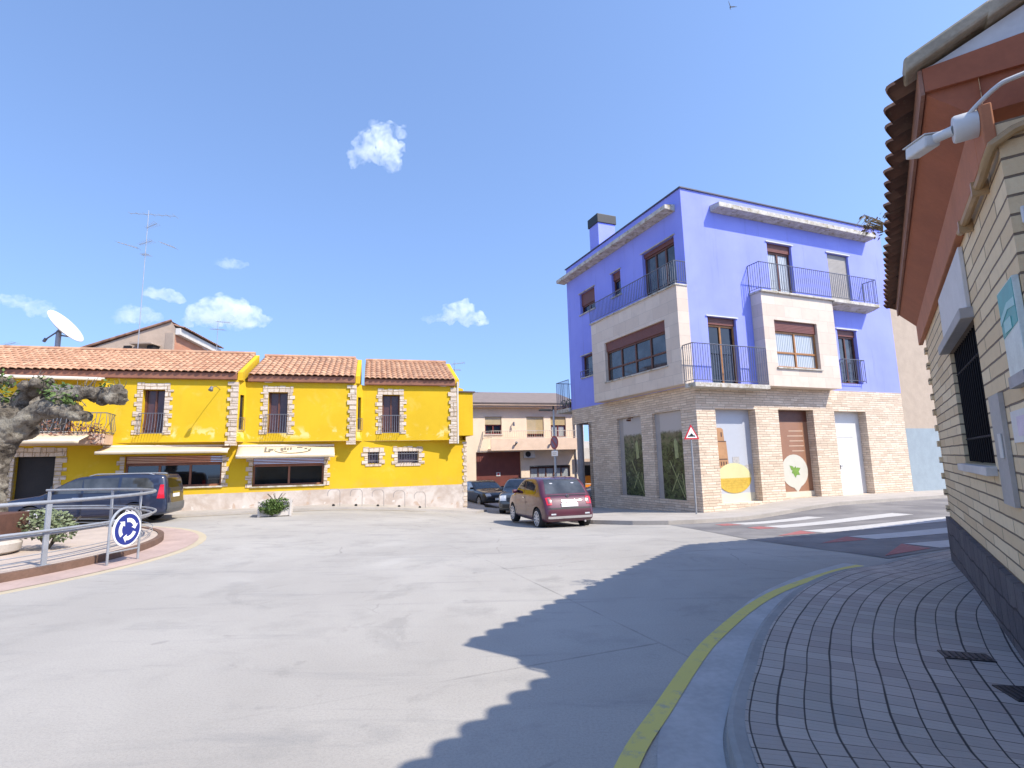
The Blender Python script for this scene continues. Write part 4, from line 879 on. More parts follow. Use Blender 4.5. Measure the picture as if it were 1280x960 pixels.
# ================================================================== BRICK BUILDING ON THE RIGHT
KX, KY = 6.5525, 8.2976; KA = math.atan2(-.8256, -.5643)
M4k = Matrix.Translation((KX, KY, 0)) @ Matrix.Rotation(KA, 4, 'Z')
kb = root('brick_house', (KX, KY, 0), KA, 'buff brick house with barred window and red painted eaves', 'house')
kwin = (3.0, 4.88, 1.48, 2.68); X0, XC, SET = .25, 6.62, 1.03
m = MB(); wall(m, FG, X0, 6.42, .66, 4.0, [kwin], .22); wall(m, FG, 6.42, XC, .66, 3.47); m.face([(XC, 0, .66), (XC, SET, .66), (XC, SET, 3.47), (XC, 0, 3.47)]); m.face([(6.42, 0, 3.47), (XC, 0, 3.47), (XC, SET, 3.47), (6.42, SET, 3.47)]); wall(m, lambda u, d, z: (u, d+SET, z), XC, 17, .66, 4.0)
m.face([(17, SET, 0), (17, 9, 0), (17, 9, 4), (17, SET, 4)])
m.build('wall', BRICK, kb)
m = MB(); wall(m, lambda u, d, z: (u, d-.05, z), X0-.05, XC+.05, -.3, .66); m.face([(X0-.05, -.05, .66), (XC+.05, -.05, .66), (XC+.05, 0, .66), (X0-.05, 0, .66)]); m.face([(X0-.05, -.05, -.3), (X0-.05, .1, -.3), (X0-.05, .1, .66), (X0-.05, -.05, .66)]); m.face([(XC+.05, -.05, -.3), (XC+.05, SET, -.3), (XC+.05, SET, .66), (XC+.05, -.05, .66)]); wall(m, lambda u, d, z: (u, d+SET-.05, z), XC+.05, 17, -.3, .66)
m.build('plinth', PLINTH, kb)
m = MB(); z = .74; k = 0
while z < 3.4:
    m.box(X0-.035, X0+.16, -.035, .05, z, z+.085); z += .236; k += 1
m.build('corner_bricks', BRICK, kb)
# beam, sloping soffit, edge board
m = MB(); m.box(X0-.5, 6.38, -.06, -.002, 3.33, 3.66); m.box(6.381, XC+.015, -.06, -.002, 3.33, 3.60); m.build('eaves_beam', BEAM, kb, bevel=.008)
XG, XF = 6.40, -.35
m = MB(); m.add([(x, y, z) for x in (XF, XG) for y, z in ((.35, 3.66), (-.04, 3.66), (-.262, 3.90), (-.262, 3.95), (.35, 3.95))], [(0, 1, 2, 3, 4), (9, 8, 7, 6, 5)]+[(i, (i+1) % 5, (i+1) % 5+5, i+5) for i in range(5)]); m.build('soffit', SOFF, kb)
m = MB(); m.box(XF, XG+.025, -.285, -.264, 3.885, 4.06); m.build('edge_board', pm('worn_edge_board', (.30, .15, .10), .8, .25, 5), kb)
SK = .40
m = MB(); m.prism([(-.262, 3.90), (.6, 3.86), (5, 3.86), (5, 4.10), (.2, 4.075), (-.262, 4.06)], lambda a, b, d: (XG+d, a, b), .001, .03); m.build('gable_board', SOFF, kb)
m = MB(); m.prism([(-.24, 4.08), (5, 4.12), (5, 4.10+5.2*SK), (-.2, 4.085)], lambda a, b, d: (XG+d, a, b), -.03, .0); m.build('gable_infill', pm('white_infill', (.62, .62, .62), .8, .1), kb)
cs, sn = math.cos(math.atan(SK)), math.sin(math.atan(SK))
def slope(u, v, h): return (u, -.40+v*cs-h*sn, 4.02+v*sn+h*cs)
m = MB(); tiles(m, slope, XF, XG+.02, 0, 5.2, .26, .42, .055, .03)
m.face([slope(XF, .12, -.02), slope(XG, .12, -.02), slope(XG, 5.2, -.02), slope(XF, 5.2, -.02)]); m.face([slope(XF, 5.2, 0), slope(XG, 5.2, 0), (XG, 9.6, 4.0), (XF, 9.6, 4.0)])
# the wing along the side street: wall and eave turn away at the far corner
EX, EY = Vector((-.836, .549, 0)), Vector((.549, .836, 0)); E0 = Vector((XF, -.40, 4.02))
tiles(m, lambda u, v, h: tuple(E0+EX*u+EY*(v*cs-h*sn)+Vector((0, 0, v*sn+h*cs))), 0, 16, 0, 4.6, .26, .42, .055, .03)
rf = m.build('roof', TILE2, kb)
m = MB(); q0 = Vector((X0, .0, 0)); wall(m, lambda u, d, z: tuple(q0+EX*u+EY*d+Vector((0, 0, z))), .05, 15.5, -.3, 4.0); m.build('side_street_wall', BRICK, kb)
m = MB(); v = .05
while v < 5.1:
    a, b = Vector(slope(XG+.02, v, .0)), Vector(slope(XG+.02, v+.5, .02)); d = (b-a)
    m.add([a+Vector((.07, 0, .0)), a+Vector((-.12, 0, .0)), a+Vector((-.12, 0, .13)), a+Vector((.07, 0, .11)), b+Vector((.065, 0, .0)), b+Vector((-.12, 0, .0)), b+Vector((-.12, 0, .12)), b+Vector((.065, 0, .10))], [(0, 1, 2, 3), (7, 6, 5, 4), (0, 4, 5, 1), (1, 5, 6, 2), (2, 6, 7, 3), (3, 7, 4, 0)]); v += .46
m.build('verge_tiles', pm('pale_verge_tile', (.42, .35, .25), .85, .25, 4), rf, bevel=.02)
m = MB(); off = SET-.03
tiles(m, lambda u, v, h: (u, off-.40+v*cs-h*sn, 4.02+v*sn+h*cs), XG+.05, 16.5, 0, 4.2, .26, .42, .055, .03)
m.face([(XG+.05, off-.3, 4.0), (16.5, off-.3, 4.0), (16.5, off+3.7, 5.7), (XG+.05, off+3.7, 5.7)]); m.build('wing_roof', TILE2, kb)
m = MB(); m.box(XC+.1, 16.5, off-.3, SET-.002, 3.7, 3.98); m.build('wing_soffit', SOFF, kb)
# window, casing, boxes
h = kwin; m = MB(); m.face([FG(h[0], .2, h[2]), FG(h[1], .2, h[2]), FG(h[1], .2, h[3]), FG(h[0], .2, h[3])]); wp = m.build('window_pane', pm('night_glass', (.006, .006, .012), .5, .2, spec=.2), kb)
m = MB()
for k in range(15): x = h[0]+.06+k*(h[1]-h[0]-.12)/14; m.tube([(x, .04, h[2]+.02), (x, .04, h[3])], .010, 5)
for z in (h[2]+.25, h[3]-.25): m.tube([(h[0], .04, z), (h[1], .04, z)], .012, 5)
m.build('window_bars', pm('bar_black', (.005, .005, .008), .7, .2, spec=.2), wp)
m = MB(); m.box(h[0]-.06, h[1]+.06, -.09, .2, h[3]+.002, h[3]+.09); m.build('lintel', pm('stone_lintel', (.42, .39, .37), .8, .12), wp, bevel=.006)
m = MB(); m.box(h[0]-.02, h[1]+.04, -.07, .19, h[2]-.075, h[2]-.002); m.build('sill', pm('pale_sill', (.60, .55, .50), .7, .12), wp, bevel=.006)
m = MB(); m.box(h[0]+.0, h[1]+.02, -.035, -.002, 2.775, 3.30); m.build('shutter_casing', pm('white_casing', (.66, .63, .60), .7, .07), kb, bevel=.006)
m = MB(); m.box(5.22, 5.62, -.03, -.002, 1.22, 2.0); pb_ = m.build('plaster_patch', PLAST, kb)
m = MB(); m.box(5.44, 5.55, -.042, -.031, 1.55, 1.72); m.build('socket_cover', OFFW, pb_, bevel=.004)
m = MB(); m.tube([(5.3, -.05, 3.29), (6.4, -.05, 3.27), (6.58, -.05, 3.28), (6.65, -.03, 3.33), (6.66, .06, 3.38), (6.66, .6, 3.5)], .028, 8); pp = m.build('gas_pipe', COPPER, kb, True)
for x in (5.5, 6.2): m = MB(); m.box(x-.02, x+.02, -.085, -.002, 3.22, 3.31); m.build('pipe_clip', COPPER, pp)
M = lambda x, y, z: tuple(M4k @ Vector((x, y, z)))
def onwall(name, lb, cat, x, z, group=None): return root(name, M(x, -.0, z), KA, lb, cat, group)
r = onwall('wall_poster', 'teal and pale printed poster board fixed on the brick wall', 'poster', 6.45, 2.3)
m = MB(); m.box(-.30, .15, -.035, -.003, -.26, .27); bd = m.build('board', PALEPRINT, r, bevel=.004)
m = MB(); m.prism([(-.29, -.02), (.145, .01), (.145, .26), (-.29, .26)], lambda a, b, d: (a, -.0355-d, b), 0, .002); pr = m.build('teal_print', TEAL, bd)
m = MB(); m.prism([(-.29, .10), (-.05, .16), (.145, .15), (.145, .10), (-.05, .12), (-.29, .06)], lambda a, b, d: (a, -.038-d, b), 0, .002); m.box(-.2, .0, -.041, -.0385, .0, .07); m.build('pale_shapes', pm('aqua_print', (.30, .60, .56), .4, .1), pr)
m = MB(); m.box(-.27, .15, -.05, -.003, -.33, -.262); m.build('board_shelf', STEEL, r)
r = onwall('wall_notice', 'white paper notice with lilac print beside grey plaster patch', 'notice', 6.1, 1.76)
m = MB(); m.box(-.28, .2, -.012, -.003, -.11, .09); pg = m.build('paper', WHITE, r)
m = MB(); m.box(-.1, .16, -.0145, -.0122, -.07, .05); m.build('print_block', LILAC, pg)
r = root('alarm_box', M(6.62, .06, 2.89), KA+R_(90), 'small white alarm sensor at the brick wall end under the tan pipe', 'sensor')
m = MB(); m.box(-.02, .05, -.03, -.003, -.05, .05); bb = m.build('case', WHITE, r, bevel=.01)
m = MB(); m.lathe([(.018, -.031), (.018, -.036)], (.015, 0, .01), 'y', 12); m.build('lens', NAVYS, bb)
# security camera
r = root('security_camera', M(6.55, -.06, 3.53), KA, 'white security camera bracketed to the red eaves corner', 'camera')
m = MB(); m.lathe([(.078, -.002), (.08, -.03), (.08, -.105), (.074, -.115)], (0, 0, 0), 'y', 24); m.build('mount', WHITE, r, True)
a = Vector((.0, -.115, -.0)); b = Vector((-.04, -.20, .0)); 
m = MB(); m.tube([a, b], .030, 12); m.build('arm', WHITE, r, True)
f = Vector((-.42, -.165, .095)).normalized(); s0 = b+f*.02; up = Vector((0, 0, 1)); sd = f.cross(up).normalized(); uu = sd.cross(f)
def T(x, y, z): q = s0+f*x+sd*y+uu*z; return (q.x, q.y, q.z)
m = MB(); m.box(0, .25, -.044, .044, -.038, .038, T); bd = m.build('housing', WHITE, r, bevel=.012)
m = MB(); m.box(-.005, .275, -.049, .049, .039, .047, T); m.build('sun_shield', WHITE, bd, bevel=.004)
m = MB(); m.box(.251, .256, -.036, .036, -.031, .031, T); m.build('lens', DGLASS, bd)
r = root('camera_cable', M(6.57, -.09, 3.58), KA, 'white cable running from the camera along the red gable board', 'cable')
m = MB(); m.tube(spline([(.02, -.03, -.02), (.05, .03, .03), (.08, .12, .09), (.085, .2, .11), (.085, .5, .14), (.085, 1.05, .2)], 4), .014, 8); m.build('sheath', WHITE, r, True)
r = root('grass_tuft', M(3.7, -.44, 4.06), KA, 'dry grass tuft growing from the roof tile edge', 'plant')
m = MB(); rnd = random.Random(11)
for k in range(26):
    a = rnd.uniform(0, 6.28); l = rnd.uniform(.12, .32); x, y = rnd.uniform(-.15, .15), -.03
    m.tube([(x, y, -.02), (x+.3*l*math.cos(a), y-.5*l, .25*l), (x+.6*l*math.cos(a), y-l*.8, -.2*l)], [.005, .004, .001], 4, False)
m.build('blades', DRY, r)
m = MB(); leaves(m, (0, -.12, .02), .16, 50, .03, seed=8); m.build('foliage', DRY, r)

# ================================================================== STREET FURNITURE
# island railing
r = root('island_railing', (CX, CY, .115), 0, 'curved grey tubular handrail round the roundabout island', 'railing')
P = lambda rad, a, z: (rad*math.cos(R_(a)), rad*math.sin(R_(a)), z)
A0, A1 = -75, 91
posts = [-62, -42, -8.7, 52.5, 68, 90]
for i, a in enumerate(posts):
    m = MB(); c, s = math.cos(R_(a)), math.sin(R_(a)); L = lambda x, y, z: ((5.62+x)*c-y*s, (5.62+x)*s+y*c, z)
    m.box(-.018, .018, -.042, .042, 0, .99, L); m.box(-.06, .06, -.09, .09, 0, .012, L); m.build('post', STEEL, r, bevel=.006)
arc = lambda z, rad=5.62, a0=A0, a1=A1, n=84: [P(rad, a0+(a1-a0)*k/n, z) for k in range(n+1)]
m = MB(); m.tube(arc(1.02), .032, 10); m.build('top_rail', STEEL, r, True)
for z, rad in ((.56, 5.66), (.50, 5.58)): m = MB(); m.tube(arc(z, rad), .024, 8); m.build('middle_rail', STEEL, r, True)
for z in (.20, .11): m = MB(); m.tube(arc(z), .008, 5); m.build('wire', STEEL, r)
# roundabout sign
r = root('roundabout_sign', (-7.03, 9.87, .012), math.atan2(.59, .07), 'round blue roundabout arrows sign on a hooped metal frame', 'sign')
m = MB(); R0 = .33; zc = .62
pts = [(-R0, 0, 0), (-R0, 0, zc)]+[(-R0*math.cos(R_(a)), 0, zc+R0*math.sin(R_(a))) for a in range(15, 180, 15)]+[(R0, 0, zc), (R0, 0, 0)]
m.tube(pts, .021, 8); m.tube([(-R0, 0, .2), (R0, 0, .2)], .015, 6); m.build('frame', STEEL, r, True)
m = MB(); m.lathe([(.300, -.045), (.305, -.04), (.305, -.028), (.30, -.024)], (0, 0, zc-.05), 'y', 40); ds = m.build('disc', SIGNW, r, True)
m = MB(); m.lathe([(.272, -.0455), (.272, -.048)], (0, 0, zc-.05), 'y', 40); bl = m.build('blue_field', NAVYS, ds)
for k in range(3):
    m = MB(); a0 = 100+120*k; n = 10; vs = []
    for j in range(n+1):
        a = R_(a0-78*j/n)
        for rr in (.125, .195): vs.append((rr*math.cos(a), -.051, zc-.05+rr*math.sin(a)))
    m.add(vs, [(2*j, 2*j+1, 2*j+3, 2*j+2) for j in range(n)])
    a = R_(a0-78); b = R_(a0-103); m.face([(.085*math.cos(a), -.051, zc-.05+.085*math.sin(a)), (.235*math.cos(a), -.051, zc-.05+.235*math.sin(a)), (.16*math.cos(b), -.051, zc-.05+.16*math.sin(b))])
    m.build('arrow', SIGNW, bl)
# warning triangle
r = root('warning_sign', (6.20, 18.72, gz(6.0, 18.7)+.12), R_(14), 'red edged triangular speed hump sign on grey pole', 'sign')
m = MB(); m.tube([(0, 0, -.1), (0, 0, 3.05)], .028, 10); m.build('pole', STEEL, r, True)
def tri(s, z0, d0, d1, q=MB): m = MB(); h = s*.866; m.prism([(-s/2, z0-h/3), (s/2, z0-h/3), (0, z0+2*h/3)], lambda a, b, d: (a, d, b), d0, d1); return m
zt = 2.72; pl = tri(.60, zt, -.045, -.03).build('plate', SIGNR, r, bevel=.003)
fl = tri(.44, zt, -.0475, -.0455).build('white_field', SIGNW, pl)
m = MB(); m.prism([(-.15, zt-.085), (.15, zt-.085), (.13, zt-.04), (.06, zt-.03), (.03, zt+.03), (-.03, zt+.03), (-.06, zt-.03), (-.13, zt-.04)], lambda a, b, d: (a, d, b), -.050, -.048); m.build('hump_symbol', BLACK, fl)
# lamp with no-parking sign
lx, ly = 1.73, 22.6; r = root('street_lamp', (lx, ly, gz(lx, ly)+.12), R_(12), 'slim street lamp post carrying a round no parking sign', 'street lamp')
m = MB(); m.tube([(0, 0, -.1), (0, 0, 4.25)], [.06, .045], 10); m.build('pole', STEEL, r, True)
m = MB(); m.tube([(0, 0, 4.2), (-.2, 0, 4.27)], .03, 6); m.box(-.62, -.12, -.09, .09, 4.20, 4.28); m.tube([(0, 0, 4.2), (.0, 0, 4.42)], .04, 8); m.build('lamp_head', BLACK, r, bevel=.01)
def part_rot(mb, ang, c):
    ca_, sa_ = math.cos(ang), math.sin(ang); mb.v = [(c[0]+(x)*ca_-(y)*sa_, c[1]+x*sa_+y*ca_, z) for x, y, z in mb.v]; return mb
m = MB(); m.lathe([(.28, -.02), (.28, .0)], (0, 0, 2.86), 'y', 32); nd = part_rot(m, R_(-72), (-.02, -.07)).build('sign_disc', pm('faded_red', (.30, .06, .085), .5, .1), r)
m = MB(); m.lathe([(.215, -.021), (.215, -.024)], (0, 0, 2.86), 'y', 32); bf = part_rot(m, R_(-72), (-.02, -.07)).build('blue_field', pm('faded_sign_blue', (.17, .14, .24), .5, .1), nd)
m = MB(); q = .215*.7071; m.prism([(-q-.03, 2.86+q-.03), (-q+.03, 2.86+q+.03), (q+.03, 2.86-q+.03), (q-.03, 2.86-q-.03)], lambda a, b, d: (a, d, b), -.0245, -.027); part_rot(m, R_(-72), (-.02, -.07)).build('diagonal_bar', MATS['faded_red'], bf)
m = MB(); m.box(-.22, .22, -.02, 0, 2.30, 2.52); pt = part_rot(m, R_(-72), (-.02, -.07)).build('sign_plate', SIGNW, r)
m = MB(); m.box(-.15, .15, -.023, -.0205, 2.42, 2.44); m.box(-.12, .12, -.023, -.0205, 2.36, 2.38); part_rot(m, R_(-72), (-.02, -.07)).build('plate_lines', pm('grey_print', (.35, .35, .35), .5, .1), pt)
# hoops along the yellow wall
hl = ['thin grey hoop stand on the yellow-house pavement, closest to the bush planter', 'thin grey hoop stand before the white wall base, second from the bush planter', 'thin grey hoop stand, middle one of five along the white wall base', 'thin grey hoop stand before the barred window, second from the alley end', 'thin grey hoop stand on the yellow-house pavement, closest to the alley']
for k in range(5):
    p = M4y @ Vector((4.45+.85*k, -.95, 0)); r = root('hoop_stand', (p.x, p.y, gz(p.x, p.y)+.10), YA, hl[k], 'bike stand', 'hoop stands along the yellow house')
    m = MB(); pts = [(-.2, -.05, -.02), (-.2, -.05, .1)]; m.tube([(.0, 0, -.02), (.0, 0, .52), (-.03, 0, .60), (-.10, 0, .66), (-.36, 0, .66), (-.43, 0, .6), (-.46, 0, .52), (-.46, 0, .40)], .011, 6); m.build('tube', pm('hoop_grey', (.26, .24, .23), .5, .15), r, True)
    m = MB(); m.lathe([(.05, -.02), (.055, .02), (.05, .07), (.02, .09)], (-.24, -.05, 0), n=10); m.build('foot', BLACK, r, True)
# planter with bush in front of the yellow house
p = (-8.22, 18.75); r = root('bush_planter', (p[0], p[1], gz(*p)), R_(20), 'square white planter overflowing with a green bush', 'planter')
m = MB(); w = .52
for a, b in ((-w, -w), (w-.07, -w), (-w, w-.07), (w-.07, w-.07)): m.box(a, a+.07, b, b+.07, 0, .52)
m.box(-w+.03, w-.03, -w+.03, w-.03, .02, .43); m.box(-w, w, -w, -w+.05, .45, .52); m.box(-w, w, w-.05, w, .45, .52); m.box(-w, -w+.05, -w+.05, w-.05, .45, .52); m.box(w-.05, w, -w+.05, w-.05, .45, .52)
m.build('box', pm('planter_white', (.52, .48, .44), .8, .1), r, bevel=.008)
m = MB(); leaves(m, (-.10, -.52, .33), .44, 1700, .04, seed=3, squash=(.9, .5, .62)); leaves(m, (.2, -.45, .38), .30, 700, .04, seed=6, squash=(1, .6, .8)); m.build('foliage', LEAF, r)
m = MB()
for k in range(7): a = k*.9; m.tube([(0, 0, .4), (.15*math.cos(a), .15*math.sin(a)-.1, .6), (.3*math.cos(a), .3*math.sin(a)-.1, .75)], .012, 4, False)
m.build('stem', BARK, r)
# planter on the island
r = root('island_planter', (-10.15, 10.3, .115), R_(10), 'rust brown square planter on a round concrete base', 'planter')
m = MB(); m.lathe([(.55, 0), (.66, .06), (.68, .2), (.62, .26), (.5, .26)], (0, 0, 0), n=32); m.build('base_bowl', PLAST, r, True)
m = MB(); m.box(-.62, .56, -.5, .5, .265, .76); bx = m.build('box', pm('rust_box', (.10, .045, .03), .7, .25, 5), r, bevel=.015)
m = MB(); m.prism([(-.2, .45), (-.02, .6), (.06, .52), (.2, .64), (.24, .55), (.05, .40), (-.1, .38)], lambda a, b, d: (a, d, b), -.506, -.501); m.build('stencil_mark', pm('rust_dark', (.045, .02, .015), .7, .1), bx)
r = root('island_shrub', (-9.35, 11.0, .115), 0, 'grey green shrub sprawling beside the rust brown planter', 'shrub')
m = MB()
for k in range(9): a = R_(-100+k*40); m.tube([(0, 0, 0), (.2*math.cos(a), .2*math.sin(a), .3), (.5*math.cos(a), .5*math.sin(a), .6)], [.02, .014, .006], 5, False)
m.build('stem', BARK, r)
m = MB(); leaves(m, (-.15, 0, .50), .50, 750, .05, seed=12, squash=(1.1, 1, .6)); leaves(m, (.25, -.1, .38), .34, 350, .05, seed=15, squash=(1, 1, .7)); m.build('foliage', LEAFG, r)

# ------------------------------------------------------------------ pollarded plane tree
r = root('plane_tree', (-11.6, 12., .115), 0, 'pollarded plane tree with knobbly limbs and few leaves', 'tree')
def blob_mesh(name, chains, knobs, mat, par, vox=.04, amp=.075, seed=1):
    mb = MB()
    for pts, rs in chains:
        P_ = spline(pts, 4); n = len(rs)-1; rr = []
        for i in range(len(P_)): t = i/(len(P_)-1)*n; k = min(int(t), n-1); rr.append(rs[k]+(rs[k+1]-rs[k])*(t-k))
        mb.tube(P_, rr, 12)
    for (x, y, z), q in knobs:
        b = bmesh.new(); bmesh.ops.create_icosphere(b, subdivisions=2, radius=q); b.verts.index_update()
        mb.add([(v.co.x+x, v.co.y+y, v.co.z+z) for v in b.verts], [tuple(v.index for v in f.verts) for f in b.faces]); b.free()
    o = mb.build(name, mat, None); md = o.modifiers.new('r', 'REMESH'); md.mode = 'VOXEL'; md.voxel_size = vox
    dg = bpy.context.evaluated_depsgraph_get(); me = bpy.data.meshes.new_from_object(o.evaluated_get(dg)); bpy.data.objects.remove(o)
    for v in me.vertices:
        c = v.co; d = noise.fractal(c*3.2+Vector((seed, 0, 0)), .8, 2.1, 4)*amp+noise.noise(c*11)*amp*.35; v.co = c+v.normal*d
    me.materials.clear(); me.materials.append(mat)
    for p in me.polygons: p.use_smooth = True
    o = bpy.data.objects.new(name, me); COL.objects.link(o); o.parent = par; return o
q = lambda x, y, z: (x+11.6, y-12., z-.15)
rnd = random.Random(5); knobs = []
def knobby(c, rad, n, s):
    for _ in range(n): knobs.append((tuple(Vector(q(*c))+Vector((rnd.uniform(-rad, rad), rnd.uniform(-.2, .2), rnd.uniform(-rad*.5, rad*.5)))), rnd.uniform(s*.6, s)))
knobby((-9.05, 12, 3.36), .18, 9, .13); knobby((-9.85, 12, 3.0), .2, 9, .13); knobby((-9.6, 12, 3.44), .3, 8, .12); knobby((-10.9, 12, 3.62), .25, 8, .13); knobby((-11.5, 12, 3.2), .2, 6, .15); knobby((-11.9, 12., 3.75), .3, 8, .14)
knobs += [(q(-8.80, 12, 3.26), .10), (q(-8.79, 11.95, 3.40), .09), (q(-8.92, 11.9, 3.48), .10), (q(-9.6, 11.75, 2.88), .09), (q(-8.93, 12, 3.33), .17), (q(-9.05, 11.95, 3.42), .15), (q(-9.72, 11.8, 2.95), .15), (q(-9.9, 11.8, 3.02), .15), (q(-10.8, 12.1, 3.62), .16)]
blob_mesh('trunk', [([q(-11.66, 12, .0), q(-11.62, 12, .8), q(-11.58, 12, 1.7), q(-11.48, 12, 2.3), q(-11.2, 12, 2.8)], [.36, .29, .25, .26, .27]),
    ([q(-11.42, 12, 2.4), q(-10.9, 12, 2.95), q(-10.4, 11.95, 3.2), q(-9.85, 11.95, 3.42), q(-9.3, 12, 3.42), q(-8.92, 12, 3.32)], [.24, .21, .17, .145, .13, .14]),
    ([q(-10.6, 12, 3.05), q(-10.15, 11.8, 3.0), q(-9.72, 11.8, 2.95)], [.17, .14, .13]),
    ([q(-11.2, 12, 2.6), q(-11.3, 12.1, 3.1), q(-11.2, 12.1, 3.45), q(-10.8, 12.1, 3.62)], [.24, .18, .15, .14]),
    ([q(-11.3, 12, 2.7), q(-11.75, 12, 3.2), q(-12.3, 12, 3.7)], [.3, .24, .2]),
    ([q(-11.25, 12.2, 2.6), q(-11.7, 12.8, 3.3), q(-11.9, 13.2, 3.9)], [.28, .2, .16])], knobs, BARK, r)
m = MB()
for c, rad, n in (((-10.15, 11.85, 3.42), .28, 110), ((-9.85, 11.8, 3.22), .2, 60), ((-10.7, 12, 3.66), .2, 50), ((-11.5, 11.9, 3.55), .35, 120), ((-12., 11.9, 3.9), .4, 120), ((-9.25, 12, 3.62), .12, 20), ((-11.0, 12, 3.0), .1, 12)): leaves(m, q(*c), rad, n, .055, seed=n)
m.mat(1); rnd = random.Random(21)
for c, n in (((-8.9, 12, 3.4), 9), ((-9.7, 11.85, 3.05), 7), ((-9.6, 11.95, 3.5), 9), ((-10.2, 11.9, 3.4), 9), ((-10.85, 12.05, 3.7), 10), ((-11.6, 12, 3.6), 9), ((-12.1, 12., 3.9), 9)):
    for _ in range(n):
        p = Vector(q(*c))+Vector((rnd.uniform(-.16, .16), rnd.uniform(-.12, .12), rnd.uniform(-.02, .08))); g = Vector((rnd.gauss(0, .5), rnd.gauss(0, .4), rnd.uniform(.3, 1))).normalized()*rnd.uniform(.14, .34)
        m.tube([p, p+g*.5+Vector((rnd.uniform(-.03, .03), 0, 0)), p+g], [.010, .007, .003], 4, False)
m.build('crown', [LEAF, BARK], r)
# ================================================================== CARS
def car(name, label, loc, heading, prof, hw, belt, roofz, wheels, wr, paint, group='parked cars', plan=.10, tum=.17, cat='car'):
    """body swept from a closed side profile (x forward, z up): rounded edges, tumblehome, plan taper, cut wheel arches"""
    r = root(name, loc, math.atan2(heading[1], heading[0]), label, cat, group)
    Pf = spline([Vector(p) for p in prof]+[Vector(prof[0])], 5)[:-1]; n = len(Pf)
    xs = [p.x for p in Pf]; xa, xb = min(xs), max(xs); xm = (xa+xb)/2; hl = (xb-xa)/2
    def W(x, z):
        e = max(0, abs(x-xm)/hl-.45)/.55
        w = 1-plan*e**2.2
        if z > belt: w -= tum*((z-belt)/(roofz-belt))**1.25
        if z < .35: w -= .05*((.35-z)/.2)**1
        return w-.018*max(0, (belt-.22-z))/.3*0
    cen = Vector((xm, .75))
    nrm = []
    for i in range(n):
        d = (Pf[(i+1) % n]-Pf[i-1]).normalized(); q = Vector((d.y, -d.x))
        if q.dot(Pf[i]-cen) < 0: q = -q
        nrm.append(q)
    def pt(i, f, off=0.):
        R0 = .10; a = abs(f); f0 = .80
        ins = 0 if a < f0 else R0*(1-math.sqrt(max(0, 1-((a-f0)/(1-f0))**2)))
        p = Pf[i % n]-nrm[i % n]*(ins-off*(1 if a < .999 else .2))
        return Vector((p.x, f*hw*W(p.x, p.y)*(1+0), p.y))
    fs_ = [-1, -.985, -.95, -.9, -.8, -.5, -.2, .2, .5, .8, .9, .95, .985, 1]
    bm = bmesh.new(); G_ = [[bm.verts.new(pt(i, f)) for f in fs_] for i in range(n)]
    for i in range(n):
        for k in range(len(fs_)-1): bm.faces.new((G_[i][k], G_[(i+1) % n][k], G_[(i+1) % n][k+1], G_[i][k+1]))
    caps = [bm.faces.new([G_[i][0] for i in range(n)]), bm.faces.new([G_[i][-1] for i in range(n)][::-1])]
    for sgn, cp in ((-1, caps[0]), (1, caps[1])):
        gf = [cp]; x = xa+.15
        def cut(co, no):
            nonlocal gf
            geom = set(gf)
            for f in gf: geom.update(f.edges); geom.update(f.verts)
            o = bmesh.ops.bisect_plane(bm, geom=list(geom), plane_co=co, plane_no=no, dist=1e-4)
            gf = [g for g in o['geom'] if isinstance(g, bmesh.types.BMFace)]
            gf = list({f for f in gf})
        while x < xb: cut((x, 0, 0), (1, 0, 0)); x += .16
        z = .35
        while z < roofz: cut((0, 0, z), (0, 0, 1)); z += .13
        for f in gf:
            for v in f.verts: v.co.y = sgn*hw*W(v.co.x, v.co.z)
    bmesh.ops.recalc_face_normals(bm, faces=bm.faces)
    me = bpy.data.meshes.new('body'); bm.to_mesh(me); bm.free(); me.materials.append(paint); me.materials.append(DARK)
    o = bpy.data.objects.new('body_raw', me); COL.objects.link(o)
    c = MB()
    for wx in wheels:
        for s in (-1, 1): c.lathe([(wr+.045, -.14), (wr+.045, .3)], (wx, s*(hw-.12)+(-.08 if s > 0 else -.08), wr), 'y', 28)
    cu = c.build('cutter', DARK, None); md = o.modifiers.new('b', 'BOOLEAN'); md.object = cu; md.operation = 'DIFFERENCE'; md.solver = 'EXACT'
    dg = bpy.context.evaluated_depsgraph_get(); me2 = bpy.data.meshes.new_from_object(o.evaluated_get(dg)); bpy.data.objects.remove(cu); bpy.data.objects.remove(o)
    ok = len(me2.polygons) > 200; me2 = me2 if ok else me
    me2.name = 'body'
    for p in me2.polygons: p.use_smooth = True
    try: me2.set_sharp_from_angle(angle=R_(38))
    except Exception: pass
    body = bpy.data.objects.new('body', me2); COL.objects.link(body); body.parent = r
    ns = type('C', (), {})(); ns.r = r; ns.body = body
    near = lambda x, z: min(range(n), key=lambda i: (Pf[i]-Vector((x, z))).length)
    def ppatch(nm, a, b, f0, f1, mat, off=.006, par=r, f0b=None, f1b=None, k=10):
        """panel on the swept skin between two profile points, across f0..f1"""
        ia, ib = near(*a), near(*b)
        if (ib-ia) % n > n/2: ia, ib = ib, ia; f0, f1, f0b, f1b = (f0b if f0b is not None else f0), (f1b if f1b is not None else f1), f0, f1
        L = (ib-ia) % n or 1; m = MB(); vs = []
        f0b = f0 if f0b is None else f0b; f1b = f1 if f1b is None else f1b
        for j in range(L+1):
            t = j/L; lo, hi = f0+(f0b-f0)*t, f1+(f1b-f1)*t
            for q in range(k+1): vs.append(pt(ia+j, lo+(hi-lo)*q/k, off))
        m.add(vs, [(j*(k+1)+q, j*(k+1)+q+1, (j+1)*(k+1)+q+1, (j+1)*(k+1)+q) for j in range(L) for q in range(k)])
        return m.build(nm, mat, par, True)
